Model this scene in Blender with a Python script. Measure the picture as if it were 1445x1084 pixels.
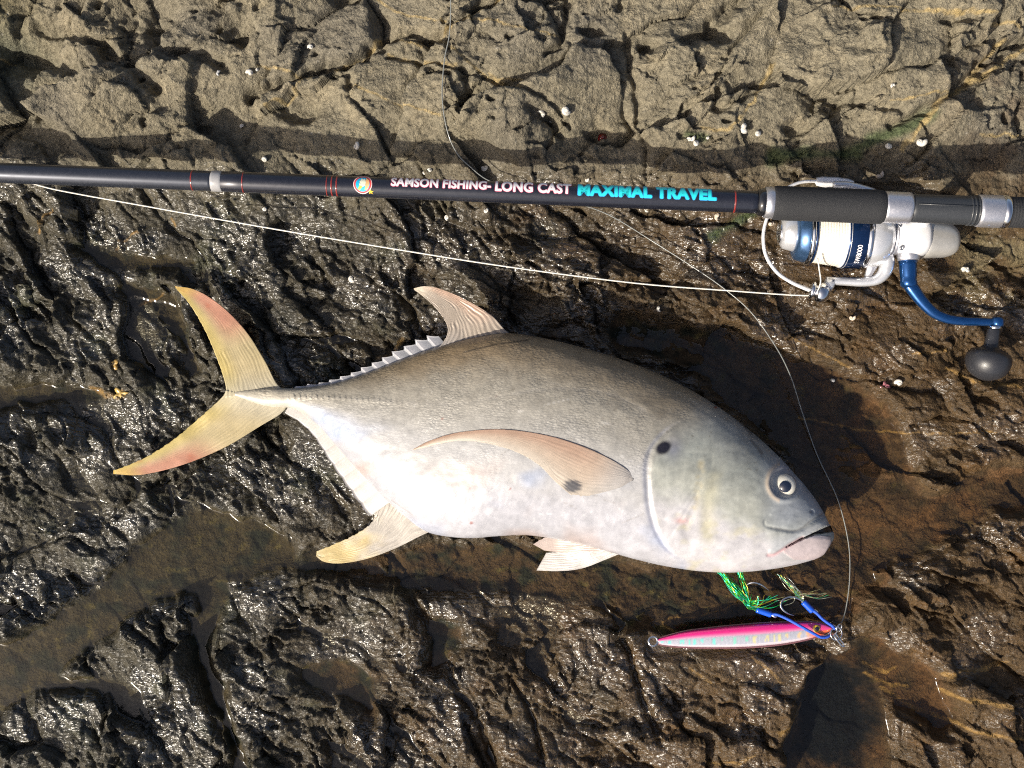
import bpy, bmesh, math, random
import numpy as np
from mathutils import Vector, Matrix

for o in list(bpy.data.objects):
    bpy.data.objects.remove(o)
sc = bpy.context.scene
COL = sc.collection
R = math.radians
rng = np.random.default_rng(7)
random.seed(7)

# ------------------------------------------------------------------ camera, sky, sun
S = 0.0006            # metres per photograph pixel on the plane z = 0
H = 1.0               # camera height over that plane
cam_d = bpy.data.cameras.new('camera')
cam = bpy.data.objects.new('camera', cam_d)
COL.objects.link(cam)
cam.location = (0, 0, H)
cam_d.sensor_width = 36
cam_d.lens = 36 * H / (1445 * S)
cam_d.clip_start = 0.01
cam_d.clip_end = 500
sc.camera = cam

SUN_EL = 39.0
SHADOW = Vector((0.76, 0.65, 0)).normalized()      # where shadows fall on the rock
world = bpy.data.worlds.new('World')
sc.world = world
world.use_nodes = True
wn = world.node_tree.nodes
bg = wn['Background']
sky = wn.new('ShaderNodeTexSky')
sky.sky_type = 'NISHITA'
sky.sun_disc = False
sky.sun_elevation = R(SUN_EL)
sky.air_density = 0.8
sky.dust_density = 5.0
sky.ozone_density = 0.3
sky.sun_rotation = math.atan2(-SHADOW.x, -SHADOW.y)
world.node_tree.links.new(sky.outputs['Color'], bg.inputs['Color'])
bg.inputs['Strength'].default_value = 0.10

sun_d = bpy.data.lights.new('sun', 'SUN')
sun_d.energy = 4.6
sun_d.angle = R(1.0)
sun_d.color = (1.0, 0.92, 0.78)
sun = bpy.data.objects.new('sun', sun_d)
COL.objects.link(sun)
sdir = (SHADOW * math.cos(R(SUN_EL)) + Vector((0, 0, -math.sin(R(SUN_EL)))))
sun.rotation_euler = sdir.to_track_quat('-Z', 'Y').to_euler()
sun.location = (-1, -1, 2)

sc.view_settings.view_transform = 'Standard'
sc.view_settings.look = 'None'
sc.view_settings.gamma = 1
sc.view_settings.exposure = 0.45
sc.cycles.use_denoising = False
sc.cycles.filter_width = 1.1
sc.cycles.caustics_reflective = False
sc.cycles.caustics_refractive = False
sc.cycles.adaptive_threshold = 0.02
sc.cycles.max_bounces = 5
sc.cycles.diffuse_bounces = 3
sc.cycles.glossy_bounces = 3
sc.cycles.transparent_max_bounces = 16

# ------------------------------------------------------------------ helpers
def P(px, py, z=0.0):
    k = S * (1 - z / H)
    return Vector(((px - 722.5) * k, -(py - 542.0) * k, z))

def L(px, z):                       # a photograph length at height z in metres
    return px * S * (1 - z / H)

def smooth(pts, n=8):
    """Catmull-Rom through points of any dimension."""
    p = np.array(pts, float)
    p = np.vstack([2 * p[0] - p[1], p, 2 * p[-1] - p[-2]])
    out = []
    for i in range(1, len(p) - 2):
        t = np.linspace(0, 1, n, endpoint=False)[:, None]
        a, b, c, d = p[i - 1], p[i], p[i + 1], p[i + 2]
        out.append(0.5 * (2 * b + (c - a) * t + (2 * a - 5 * b + 4 * c - d) * t ** 2 + (3 * b - a - 3 * c + d) * t ** 3))
    out.append(p[-2][None])
    return np.vstack(out)

def resample(p, n):
    p = np.asarray(p, float)
    d = np.r_[0, np.cumsum(np.linalg.norm(np.diff(p, axis=0), axis=1))]
    s = np.linspace(0, d[-1], n)
    return np.stack([np.interp(s, d, p[:, k]) for k in range(p.shape[1])], 1)

ROOT = {}
def empty(name, loc, label, cat, group=None):
    o = bpy.data.objects.new(name, None)
    o.empty_display_size = 0.01
    COL.objects.link(o)
    o.location = loc
    o['label'] = label
    o['category'] = cat
    if group: o['group'] = group
    ROOT[o] = Vector(loc)
    return o

def mk(name, verts, faces, mat, parent=None, smoothed=True, base=None, colors=None):
    me = bpy.data.meshes.new(name)
    loc = ROOT[parent] if parent is not None else Vector(base if base is not None else (0, 0, 0))
    v = np.asarray(verts, float).reshape(-1, 3) - np.array(loc)
    me.from_pydata(v.tolist(), [], [list(f) for f in faces])
    if smoothed:
        me.polygons.foreach_set('use_smooth', [True] * len(me.polygons))
    if colors is not None:
        a = me.attributes.new('Col', 'FLOAT_COLOR', 'POINT')
        c = np.ones((len(v), 4)); c[:, :3] = np.asarray(colors)
        a.data.foreach_set('color', c.ravel())
    me.update()
    o = bpy.data.objects.new(name, me)
    COL.objects.link(o)
    me.materials.append(mat)
    ROOT[o] = loc
    if parent is not None:
        o.parent = parent
    else:
        o.location = loc
    return o

def tag(o, label, cat, group=None):
    o['label'] = label; o['category'] = cat
    if group: o['group'] = group
    return o

def grid_faces(n, m, closed=False):
    f = []
    mm = m if closed else m - 1
    for i in range(n - 1):
        for j in range(mm):
            k = (j + 1) % m
            f.append((i * m + j, i * m + k, (i + 1) * m + k, (i + 1) * m + j))
    return f

def tube(pts, rad, n=10, flat=1.0, caps=True):
    """tube along 3-D points; flat scales the second axis."""
    p = np.array([tuple(q) for q in pts], float)
    r = np.broadcast_to(np.asarray(rad, float), (len(p),))
    t = np.gradient(p, axis=0)
    t /= np.linalg.norm(t, axis=1)[:, None] + 1e-12
    up = np.array([0, 0, 1.0])
    if abs(t[0] @ up) > .9: up = np.array([0, 1.0, 0])
    V = []
    nrm = up - t[0] * (up @ t[0]); nrm /= np.linalg.norm(nrm)
    for i in range(len(p)):
        nrm = nrm - t[i] * (nrm @ t[i]); nrm /= np.linalg.norm(nrm) + 1e-12
        b = np.cross(t[i], nrm)
        for k in range(n):
            a = 2 * math.pi * k / n
            V.append(p[i] + r[i] * (math.cos(a) * b + flat * math.sin(a) * nrm))
    F = grid_faces(len(p), n, True)
    if caps:
        V.append(p[0]); V.append(p[-1])
        c0, c1 = len(V) - 2, len(V) - 1
        m = (len(p) - 1) * n
        F += [(c0, (k + 1) % n, k) for k in range(n)] + [(c1, m + k, m + (k + 1) % n) for k in range(n)]
    return V, F

def lathe(a, d, prof, n=40, flat=(1, 1), up=(0, 0, 1)):
    """profile (t metres along d from a, r) revolved about the axis."""
    a = np.array(tuple(a)); d = np.array(tuple(d), float); d /= np.linalg.norm(d)
    u = np.array(up, float)
    u = u - d * (u @ d)
    if np.linalg.norm(u) < .1: u = np.array([1.0, 0, 0]) - d * d[0]
    u /= np.linalg.norm(u)
    w = np.cross(d, u)
    V = []
    for (t, r) in prof:
        for k in range(n):
            x = 2 * math.pi * k / n
            V.append(a + d * t + r * (flat[0] * math.cos(x) * w + flat[1] * math.sin(x) * u))
    F = grid_faces(len(prof), n, True)
    V.append(a + d * prof[0][0]); V.append(a + d * prof[-1][0])
    m = (len(prof) - 1) * n
    c0, c1 = len(V) - 2, len(V) - 1
    F += [(c0, (k + 1) % n, k) for k in range(n)] + [(c1, m + k, m + (k + 1) % n) for k in range(n)]
    return V, F

def join(*vf):
    V, F = [], []
    for v, f in vf:
        o = len(V)
        V += [tuple(x) for x in v]
        F += [tuple(i + o for i in q) for q in f]
    return V, F

def torus(c, nrm, Rr, r, n=28, m=8):
    nrm = Vector(nrm).normalized()
    u = nrm.orthogonal().normalized(); w = nrm.cross(u)
    pts = [Vector(c) + Rr * (math.cos(2 * math.pi * k / n) * u + math.sin(2 * math.pi * k / n) * w) for k in range(n)]
    V = []
    for k in range(n):
        rad = (pts[k] - Vector(c)).normalized()
        for j in range(m):
            x = 2 * math.pi * j / m
            V.append(pts[k] + r * (math.cos(x) * rad + math.sin(x) * nrm))
    F = []
    for k in range(n):
        for j in range(m):
            F.append((k * m + j, k * m + (j + 1) % m, ((k + 1) % n) * m + (j + 1) % m, ((k + 1) % n) * m + j))
    return V, F

# ------------------------------------------------------------------ materials
class Mat:
    def __init__(s, name):
        s.m = bpy.data.materials.new(name); s.m.use_nodes = True
        s.t = s.m.node_tree; s.n = s.t.nodes
        s.b = s.n['Principled BSDF']
    def node(s, typ, **kw):
        x = s.n.new(typ)
        for k, v in kw.items():
            if hasattr(x, k): setattr(x, k, v)
            else: x.inputs[k].default_value = v
        return x
    def link(s, a, b): s.t.links.new(a, b)
    def set(s, **kw):
        for k, v in kw.items():
            s.b.inputs[k.replace('_', ' ')].default_value = v
        return s

def simple(name, col, rough=0.4, metal=0.0, coat=0.0, var=0.12, nscale=300, bump=0.0, bscale=800, spec=0.5):
    """plain material with procedural variation in colour and roughness, optional bump."""
    M = Mat(name)
    M.set(Metallic=metal, Coat_Weight=coat, Coat_Roughness=0.08)
    M.b.inputs['Specular IOR Level'].default_value = spec
    tc = M.node('ShaderNodeTexCoord')
    nz = M.node('ShaderNodeTexNoise', Scale=nscale, Detail=5.0)
    M.link(tc.outputs['Object'], nz.inputs['Vector'])
    ramp = M.node('ShaderNodeMixRGB')
    ramp.inputs['Color1'].default_value = tuple(c * (1 - var) for c in col) + (1,)
    ramp.inputs['Color2'].default_value = tuple(min(1, c * (1 + var)) for c in col) + (1,)
    M.link(nz.outputs['Fac'], ramp.inputs['Fac'])
    M.link(ramp.outputs['Color'], M.b.inputs['Base Color'])
    mr = M.node('ShaderNodeMapRange')
    mr.inputs['To Min'].default_value = rough * 0.75
    mr.inputs['To Max'].default_value = min(1, rough * 1.3)
    M.link(nz.outputs['Fac'], mr.inputs['Value'])
    M.link(mr.outputs['Result'], M.b.inputs['Roughness'])
    if bump:
        n2 = M.node('ShaderNodeTexNoise', Scale=bscale, Detail=4.0)
        M.link(tc.outputs['Object'], n2.inputs['Vector'])
        bp = M.node('ShaderNodeBump', Strength=1.0, Distance=bump)
        M.link(n2.outputs['Fac'], bp.inputs['Height'])
        M.link(bp.outputs['Normal'], M.b.inputs['Normal'])
    return M.m

def rock_material():
    M = Mat('wet_rock')
    col = M.node('ShaderNodeAttribute', attribute_name='Col')
    wet = M.node('ShaderNodeAttribute', attribute_name='wet')
    tc = M.node('ShaderNodeTexCoord')
    def noise(scale, det, rough=.6):
        x = M.node('ShaderNodeTexNoise', Scale=scale, Detail=det, Roughness=rough)
        M.link(tc.outputs['Object'], x.inputs['Vector'])
        return x
    n1 = noise(220, 4, .7)
    n2 = noise(1100, 2)
    mr = M.node('ShaderNodeMapRange')
    mr.inputs['From Min'].default_value = .3; mr.inputs['From Max'].default_value = .7
    mr.inputs['To Min'].default_value = .62; mr.inputs['To Max'].default_value = 1.4
    M.link(n1.outputs['Fac'], mr.inputs['Value'])
    mul = M.node('ShaderNodeVectorMath', operation='SCALE')
    M.link(col.outputs['Color'], mul.inputs[0]); M.link(mr.outputs['Result'], mul.inputs['Scale'])
    mr2 = M.node('ShaderNodeMapRange')
    mr2.inputs['From Min'].default_value = .3; mr2.inputs['From Max'].default_value = .7
    mr2.inputs['To Min'].default_value = .7; mr2.inputs['To Max'].default_value = 1.3
    M.link(n2.outputs['Fac'], mr2.inputs['Value'])
    mul2 = M.node('ShaderNodeVectorMath', operation='SCALE')
    M.link(mul.outputs['Vector'], mul2.inputs[0]); M.link(mr2.outputs['Result'], mul2.inputs['Scale'])
    M.link(mul2.outputs['Vector'], M.b.inputs['Base Color'])
    # relief: grain + small chips
    vor = M.node('ShaderNodeTexVoronoi', Scale=420.0)
    M.link(tc.outputs['Object'], vor.inputs['Vector'])
    add = M.node('ShaderNodeMath', operation='ADD')
    sc1 = M.node('ShaderNodeMath', operation='MULTIPLY'); sc1.inputs[1].default_value = .7
    M.link(vor.outputs['Distance'], sc1.inputs[0])
    M.link(n2.outputs['Fac'], add.inputs[0]); M.link(sc1.outputs[0], add.inputs[1])
    add2 = M.node('ShaderNodeMath', operation='ADD')
    sc2 = M.node('ShaderNodeMath', operation='MULTIPLY'); sc2.inputs[1].default_value = 1.6
    M.link(n1.outputs['Fac'], sc2.inputs[0])
    M.link(add.outputs[0], add2.inputs[0]); M.link(sc2.outputs[0], add2.inputs[1])
    bp = M.node('ShaderNodeBump', Strength=1.0, Distance=0.0011)
    M.link(add2.outputs[0], bp.inputs['Height'])
    M.link(bp.outputs['Normal'], M.b.inputs['Normal'])
    n3 = noise(170, 3, .55)
    v3 = M.node('ShaderNodeTexVoronoi', Scale=300.0)
    mp3 = M.node('ShaderNodeMapping'); mp3.inputs['Rotation'].default_value = (0, 0, R(35)); mp3.inputs['Scale'].default_value = (.55, 1.25, 1)
    M.link(tc.outputs['Object'], mp3.inputs['Vector'])
    M.link(mp3.outputs['Vector'], v3.inputs['Vector']); M.link(mp3.outputs['Vector'], n3.inputs['Vector'])
    a3 = M.node('ShaderNodeMath', operation='MULTIPLY_ADD'); a3.inputs[1].default_value = .45
    M.link(v3.outputs['Distance'], a3.inputs[0]); M.link(n3.outputs['Fac'], a3.inputs[2])
    bp2 = M.node('ShaderNodeBump', Strength=1.0, Distance=0.0030)
    M.link(a3.outputs[0], bp2.inputs['Height'])
    M.link(bp2.outputs['Normal'], M.b.inputs['Coat Normal'])
    r = M.node('ShaderNodeMapRange')
    r.inputs['To Min'].default_value = .92; r.inputs['To Max'].default_value = .42
    M.link(wet.outputs['Fac'], r.inputs['Value'])
    M.link(r.outputs['Result'], M.b.inputs['Roughness'])
    gl = M.node('ShaderNodeAttribute', attribute_name='gloss')
    cw = M.node('ShaderNodeMath', operation='MULTIPLY')
    M.link(wet.outputs['Fac'], cw.inputs[0]); M.link(gl.outputs['Fac'], cw.inputs[1])
    M.link(cw.outputs[0], M.b.inputs['Coat Weight'])
    cr = M.node('ShaderNodeMapRange'); cr.inputs['To Min'].default_value = .42; cr.inputs['To Max'].default_value = .24
    M.link(gl.outputs['Fac'], cr.inputs['Value']); M.link(cr.outputs['Result'], M.b.inputs['Coat Roughness'])
    M.set(Coat_Roughness=0.29, Coat_IOR=1.8)
    M.b.inputs['Specular IOR Level'].default_value = .15
    return M.m

def water_material():
    M = Mat('pool_water')
    t = M.node('ShaderNodeBsdfTransparent'); t.inputs['Color'].default_value = (.86, .84, .76, 1)
    g = M.node('ShaderNodeBsdfGlossy', Roughness=0.16)
    lw = M.node('ShaderNodeLayerWeight', Blend=.5)
    pw = M.node('ShaderNodeMath', operation='POWER'); pw.inputs[1].default_value = 5.0
    f = M.node('ShaderNodeMath', operation='MULTIPLY_ADD'); f.inputs[1].default_value = .97; f.inputs[2].default_value = .04
    M.link(lw.outputs['Facing'], pw.inputs[0]); M.link(pw.outputs[0], f.inputs[0])
    tc = M.node('ShaderNodeTexCoord')
    nz = M.node('ShaderNodeTexNoise', Scale=60.0, Detail=3.0)
    M.link(tc.outputs['Object'], nz.inputs['Vector'])
    bp = M.node('ShaderNodeBump', Strength=.5, Distance=0.0008)
    M.link(nz.outputs['Fac'], bp.inputs['Height'])
    M.link(bp.outputs['Normal'], g.inputs['Normal']); M.link(bp.outputs['Normal'], lw.inputs['Normal'])
    mx = M.node('ShaderNodeMixShader')
    M.link(f.outputs[0], mx.inputs[0]); M.link(t.outputs[0], mx.inputs[1]); M.link(g.outputs[0], mx.inputs[2])
    M.link(mx.outputs[0], M.n['Material Output'].inputs['Surface'])
    return M.m

def skin_material():
    M = Mat('fish_skin')
    col = M.node('ShaderNodeAttribute', attribute_name='Col')
    scl = M.node('ShaderNodeAttribute', attribute_name='scale_mask')
    tc = M.node('ShaderNodeTexCoord')
    mp = M.node('ShaderNodeMapping'); mp.inputs['Rotation'].default_value = (0, 0, R(14)); mp.inputs['Scale'].default_value = (1, 1.7, .6)
    M.link(tc.outputs['Object'], mp.inputs['Vector'])
    vor = M.node('ShaderNodeTexVoronoi', Scale=340.0, Randomness=.75)
    M.link(mp.outputs['Vector'], vor.inputs['Vector'])
    n1 = M.node('ShaderNodeTexNoise', Scale=90.0, Detail=6.0, Roughness=.65)
    M.link(tc.outputs['Object'], n1.inputs['Vector'])
    n2 = M.node('ShaderNodeTexNoise', Scale=700.0, Detail=3.0)
    M.link(mp.outputs['Vector'], n2.inputs['Vector'])
    mr = M.node('ShaderNodeMapRange')
    mr.inputs['From Min'].default_value = .3; mr.inputs['From Max'].default_value = .7
    mr.inputs['To Min'].default_value = .85; mr.inputs['To Max'].default_value = 1.13
    M.link(n1.outputs['Fac'], mr.inputs['Value'])
    mul = M.node('ShaderNodeVectorMath', operation='SCALE')
    M.link(col.outputs['Color'], mul.inputs[0]); M.link(mr.outputs['Result'], mul.inputs['Scale'])
    sm = M.node('ShaderNodeMath', operation='MULTIPLY'); M.link(vor.outputs['Distance'], sm.inputs[0]); M.link(scl.outputs['Fac'], sm.inputs[1])
    sr = M.node('ShaderNodeMapRange'); sr.inputs['From Max'].default_value = .7; sr.inputs['To Min'].default_value = 1.0; sr.inputs['To Max'].default_value = .80
    M.link(sm.outputs[0], sr.inputs['Value'])
    mulb = M.node('ShaderNodeVectorMath', operation='SCALE')
    M.link(mul.outputs['Vector'], mulb.inputs[0]); M.link(sr.outputs['Result'], mulb.inputs['Scale'])
    M.link(mulb.outputs['Vector'], M.b.inputs['Base Color'])
    m1 = M.node('ShaderNodeMath', operation='MULTIPLY')
    a1 = M.node('ShaderNodeMath', operation='ADD')
    M.link(vor.outputs['Distance'], a1.inputs[0]); M.link(n2.outputs['Fac'], a1.inputs[1])
    M.link(a1.outputs[0], m1.inputs[0]); M.link(scl.outputs['Fac'], m1.inputs[1])
    a2 = M.node('ShaderNodeMath', operation='MULTIPLY_ADD'); a2.inputs[1].default_value = .12
    M.link(n1.outputs['Fac'], a2.inputs[0]); M.link(m1.outputs[0], a2.inputs[2])
    bp = M.node('ShaderNodeBump', Strength=.8, Distance=0.00035)
    M.link(a2.outputs[0], bp.inputs['Height'])
    M.link(bp.outputs['Normal'], M.b.inputs['Normal'])
    r = M.node('ShaderNodeMapRange'); r.inputs['To Min'].default_value = .28; r.inputs['To Max'].default_value = .55
    M.link(n1.outputs['Fac'], r.inputs['Value']); M.link(r.outputs['Result'], M.b.inputs['Roughness'])
    M.set(Metallic=.05, Coat_Weight=.3, Coat_Roughness=.22)
    M.b.inputs['Specular IOR Level'].default_value = .3
    return M.m

def fin_material():
    M = Mat('fin_membrane')
    col = M.node('ShaderNodeAttribute', attribute_name='Col')
    tc = M.node('ShaderNodeTexCoord')
    n1 = M.node('ShaderNodeTexNoise', Scale=160.0, Detail=5.0)
    M.link(tc.outputs['Object'], n1.inputs['Vector'])
    mr = M.node('ShaderNodeMapRange'); mr.inputs['To Min'].default_value = .8; mr.inputs['To Max'].default_value = 1.2
    M.link(n1.outputs['Fac'], mr.inputs['Value'])
    mul = M.node('ShaderNodeVectorMath', operation='SCALE')
    M.link(col.outputs['Color'], mul.inputs[0]); M.link(mr.outputs['Result'], mul.inputs['Scale'])
    M.link(mul.outputs['Vector'], M.b.inputs['Base Color'])
    M.set(Roughness=.38, Coat_Weight=.3, Coat_Roughness=.2)
    tr = M.node('ShaderNodeBsdfTranslucent'); M.link(mul.outputs['Vector'], tr.inputs['Color'])
    mx = M.node('ShaderNodeMixShader'); mx.inputs[0].default_value = .34
    M.link(M.b.outputs[0], mx.inputs[1]); M.link(tr.outputs[0], mx.inputs[2])
    M.link(mx.outputs[0], M.n['Material Output'].inputs['Surface'])
    return M.m

def attr_material(name, rough=.3, coat=.5, metal=0.0):
    M = Mat(name)
    col = M.node('ShaderNodeAttribute', attribute_name='Col')
    tc = M.node('ShaderNodeTexCoord')
    n1 = M.node('ShaderNodeTexNoise', Scale=500.0, Detail=4.0)
    M.link(tc.outputs['Object'], n1.inputs['Vector'])
    mr = M.node('ShaderNodeMapRange'); mr.inputs['To Min'].default_value = .85; mr.inputs['To Max'].default_value = 1.15
    M.link(n1.outputs['Fac'], mr.inputs['Value'])
    mul = M.node('ShaderNodeVectorMath', operation='SCALE')
    M.link(col.outputs['Color'], mul.inputs[0]); M.link(mr.outputs['Result'], mul.inputs['Scale'])
    M.link(mul.outputs['Vector'], M.b.inputs['Base Color'])
    M.set(Roughness=rough, Coat_Weight=coat, Coat_Roughness=.08, Metallic=metal)
    return M.m

# ------------------------------------------------------------------ vectorised noise
PERM = np.concatenate([rng.permutation(4096)] * 2).astype(np.int32)
GA = rng.random(4096) * 2 * math.pi
GX, GY = np.cos(GA).astype(np.float32), np.sin(GA).astype(np.float32)
RND = rng.random((4096, 4)).astype(np.float32)

def hsh(ix, iy, seed):
    return PERM[(PERM[(ix + seed * 131) & 4095] + iy) & 4095]

def pnoise(x, y, seed=0):
    xi = np.floor(x).astype(np.int32); yi = np.floor(y).astype(np.int32)
    fx = (x - xi).astype(np.float32); fy = (y - yi).astype(np.float32)
    u = fx * fx * fx * (fx * (fx * 6 - 15) + 10); v = fy * fy * fy * (fy * (fy * 6 - 15) + 10)
    def g(dx, dy):
        h = hsh(xi + dx, yi + dy, seed)
        return GX[h] * (fx - dx) + GY[h] * (fy - dy)
    a = g(0, 0); b = g(1, 0); c = g(0, 1); d = g(1, 1)
    return ((a + (b - a) * u) * (1 - v) + (c + (d - c) * u) * v) * 1.4

def fbm(x, y, octv=4, seed=0, gain=.5, ridged=False):
    s = 0; a = 1; t = 0
    for i in range(octv):
        n = pnoise(x * 2 ** i + 17.3 * i, y * 2 ** i - 9.1 * i, seed + i)
        if ridged: n = 1 - 2 * np.abs(n)
        s = s + a * n; t += a; a *= gain
    return s / t

def cells(x, y, seed=0):
    """jittered cells: F1, F2, tilted plane value of the nearest cell, its random value."""
    xi = np.floor(x).astype(np.int32); yi = np.floor(y).astype(np.int32)
    x = x.astype(np.float32); y = y.astype(np.float32)
    F1 = np.full(x.shape, 9.0, np.float32); F2 = F1.copy()
    pl = np.zeros(x.shape, np.float32); rv = pl.copy()
    for dx in (-1, 0, 1):
        for dy in (-1, 0, 1):
            h = hsh(xi + dx, yi + dy, seed)
            q = RND[h]
            ex = x - (xi + dx) - q[..., 0]; ey = y - (yi + dy) - q[..., 1]
            ex = ex.astype(np.float32); ey = ey.astype(np.float32)
            d = np.sqrt(ex * ex + ey * ey)
            val = ex * (q[..., 2] * 2 - 1) + ey * (q[..., 3] * 2 - 1)
            rr = GX[h]
            near = d < F1
            F2 = np.where(near, F1, np.minimum(F2, d))
            pl = np.where(near, val, pl); rv = np.where(near, rr, rv)
            F1 = np.where(near, d, F1)
    return F1, F2, pl, rv

def sstep(a, b, x):
    t = np.clip((x - a) / (b - a), 0, 1)
    return t * t * (3 - 2 * t)

def dist_poly(U, V, pts, margin=60, radii=None):
    """distance to a polyline (minus the interpolated radius), BIG beyond the margin."""
    out = np.full(U.shape, 1e3)
    pts = np.asarray(pts, float)
    rr = np.zeros(len(pts)) if radii is None else np.asarray(radii, float)
    m = margin + rr.max()
    box = (U > pts[:, 0].min() - m) & (U < pts[:, 0].max() + m) & (V > pts[:, 1].min() - m) & (V < pts[:, 1].max() + m)
    idx = np.nonzero(box)
    u = U[idx]; v = V[idx]
    best = np.full(u.shape, 1e3)
    for i in range(len(pts) - 1):
        a, b = pts[i], pts[i + 1]
        d = b - a; l2 = d @ d + 1e-9
        t = np.clip(((u - a[0]) * d[0] + (v - a[1]) * d[1]) / l2, 0, 1)
        best = np.minimum(best, np.hypot(u - a[0] - t * d[0], v - a[1] - t * d[1]) - (rr[i] + (rr[i + 1] - rr[i]) * t))
    out[idx] = best
    return out

def in_poly(U, V, poly):
    poly = np.asarray(poly, float)
    out = np.zeros(U.shape, bool)
    box = (U > poly[:, 0].min()) & (U < poly[:, 0].max()) & (V > poly[:, 1].min()) & (V < poly[:, 1].max())
    idx = np.nonzero(box); u = U[idx]; v = V[idx]; ins = np.zeros(u.shape, bool)
    n = len(poly)
    for i in range(n):
        x1, y1 = poly[i]; x2, y2 = poly[(i + 1) % n]
        c = ((y1 > v) != (y2 > v)) & (u < (x2 - x1) * (v - y1) / (y2 - y1 + 1e-12) + x1)
        ins ^= c
    out[idx] = ins
    return out

# ------------------------------------------------------------------ the fish's form (needed by the rock it lies on)
FO = np.array([392.0, 562.0]); FA = math.atan2(190, 776)
FC, FS = math.cos(FA), math.sin(FA)
def to_fish(px, py):
    dx = px - FO[0]; dy = py - FO[1]
    return dx * FC + dy * FS, -dx * FS + dy * FC
def from_fish(a, o):
    return FO[0] + a * FC - o * FS, FO[1] + a * FS + o * FC

TOP = [(322, 553.5), (340, 551), (360, 549), (380, 548), (392, 548), (425, 547), (470, 540), (520, 524), (570, 505), (620, 488), (670, 476), (715, 470), (760, 476), (800, 485), (850, 499), (900, 516), (950, 538), (1000, 566), (1050, 602), (1090, 637), (1120, 669), (1145, 699), (1160, 723), (1167, 738)]
BOT = [(322, 558), (340, 564), (360, 571), (380, 575), (392, 575.5), (408, 577), (425, 586), (450, 606), (480, 640), (510, 672), (540, 703), (570, 729), (600, 750), (630, 757), (665, 759), (700, 756), (740, 754), (780, 759), (820, 767), (860, 778), (900, 789), (940, 798), (990, 805), (1040, 806), (1090, 801), (1130, 793), (1155, 784), (1168, 772)]
_t = smooth(TOP, 12); _b = smooth(BOT, 12)
ta, to = to_fish(_t[:, 0], _t[:, 1]); ba, bo = to_fish(_b[:, 0], _b[:, 1])
A0, A1 = -66.0, 804.0
def f_top(a): return np.interp(a, ta, to)
def f_bot(a): return np.interp(a, ba, bo)
WA = [-68, -35, 0, 60, 150, 300, 430, 560, 650, 720, 770, 795, 806]
WW = [1.2, 4, 7.5, 13, 26, 41, 44, 43, 40, 32, 22, 14, 6]          # half thickness, mm
ws = smooth(list(zip(WA, WW)), 10)
def f_w(a): return np.interp(a, ws[:, 0], ws[:, 1]) * .001
def f_zm(a): return .0295 + .018 * sstep(0, 420, a)
def f_section(a):
    t, b = f_top(a), f_bot(a)
    end = np.sqrt(np.clip((A1 + 1 - a) / 9, 0, 1))          # rounded snout
    c = (t + b) / 2; hh = (b - t) / 2
    e = 4.5
    return c * end + (1 - end) * e, hh * (0.25 + .75 * end), f_w(a)
def fish_z(px, py):
    """top surface height of the fish where the camera-side point projects to px, py."""
    z = np.full(np.shape(px), .07)
    for _ in range(6):
        # midplane photograph coordinates of the same world point
        zm = .045
        k = (1 - z / H) / (1 - zm / H)
        qx = 722.5 + (px - 722.5) * k; qy = 542 + (py - 542) * k
        a, o = to_fish(qx, qy)
        c, hh, w = f_section(np.clip(a, A0, A1))
        s = np.sqrt(np.clip(1 - ((o - c) / hh) ** 2, 0, 1)) ** .85
        z = f_zm(a) + w * s
    return z

# ------------------------------------------------------------------ the rock
def graded(half, step, far, growth):
    core = np.arange(0, half + step * .5, step)
    out = []; x = core[-1]; d = step
    while x < far:
        d *= growth; x += d; out.append(x)
    pos = np.r_[core, out]
    return np.r_[-pos[:0:-1], pos]
XS = graded(.475, .00105, 4.0, 1.085)
YS = graded(.365, .00105, 4.0, 1.085)
X, Y = (q.astype(np.float32) for q in np.meshgrid(XS, YS))                        # rows along y
U = X / S + 722.5; V = 542 - Y / S                # photograph pixels on z = 0

def rot(u, v, deg, su, sv):
    c, s = math.cos(R(deg)), math.sin(R(deg))
    return (u * c + v * s) / su, (-u * s + v * c) / sv

def warped(U, V):
    return (U + 26 * fbm(U / 90, V / 90, 3, 3), V + 26 * fbm(U / 90, V / 90, 3, 9),
            U + 7 * pnoise(U / 22, V / 22, 21), V + 7 * pnoise(U / 22, V / 22, 22))

def dry_height(U, V):
    """upper ledge: rounded blocks between joints, pits, rough grain (mm)."""
    wu, wv, wu2, wv2 = warped(U, V)
    x, y = rot(wu, wv, -26, 175, 92)
    f1, f2, pl, rv = cells(x, y, 1)
    g1 = np.clip((f2 - f1) / .16, 0, 1)
    jm = sstep(-.15, .45, fbm(U / 120, V / 100, 3, 45))
    dry = 24 * pl + 9 * rv - 8 * jm * (1 - g1) ** 2 + 1.5 * np.sqrt(np.clip(f2 - f1, 0, 1))
    x, y = rot(wu2, wv2, -35, 52, 34)
    f1, f2, pl, rv = cells(x, y, 2)
    m2 = sstep(-.25, .35, fbm(U / 150, V / 150, 2, 50))
    dry += m2 * (11 * pl + 3.0 * rv - 3.5 * jm * np.clip(1 - (f2 - f1) / .22, 0, 1) ** 2)
    dry += (1 - m2) * 1.0 * fbm(U / 40, V / 40, 3, 55)
    x, y = rot(wu2, wv2, -40, 20, 12)
    f1, f2, pl, rv = cells(x, y, 5)
    dry += (.4 + .6 * m2) * 3.2 * pl + 2.2 * (.3 + .7 * m2) * fbm(U / 26, V / 18, 3, 63, .6, True)
    dry += 7.0 * fbm(U / 70, V / 50, 5, 60, .52) + .9 * fbm(U / 7, V / 6, 3, 66, .7)
    pit = pnoise(U / 26, V / 22, 77); pit2 = pnoise(U / 11, V / 10, 78)
    dry -= 9 * m2 * sstep(.50, .66, pit) + 2.6 * m2 * sstep(.45, .7, pit2)
    return dry

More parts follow.
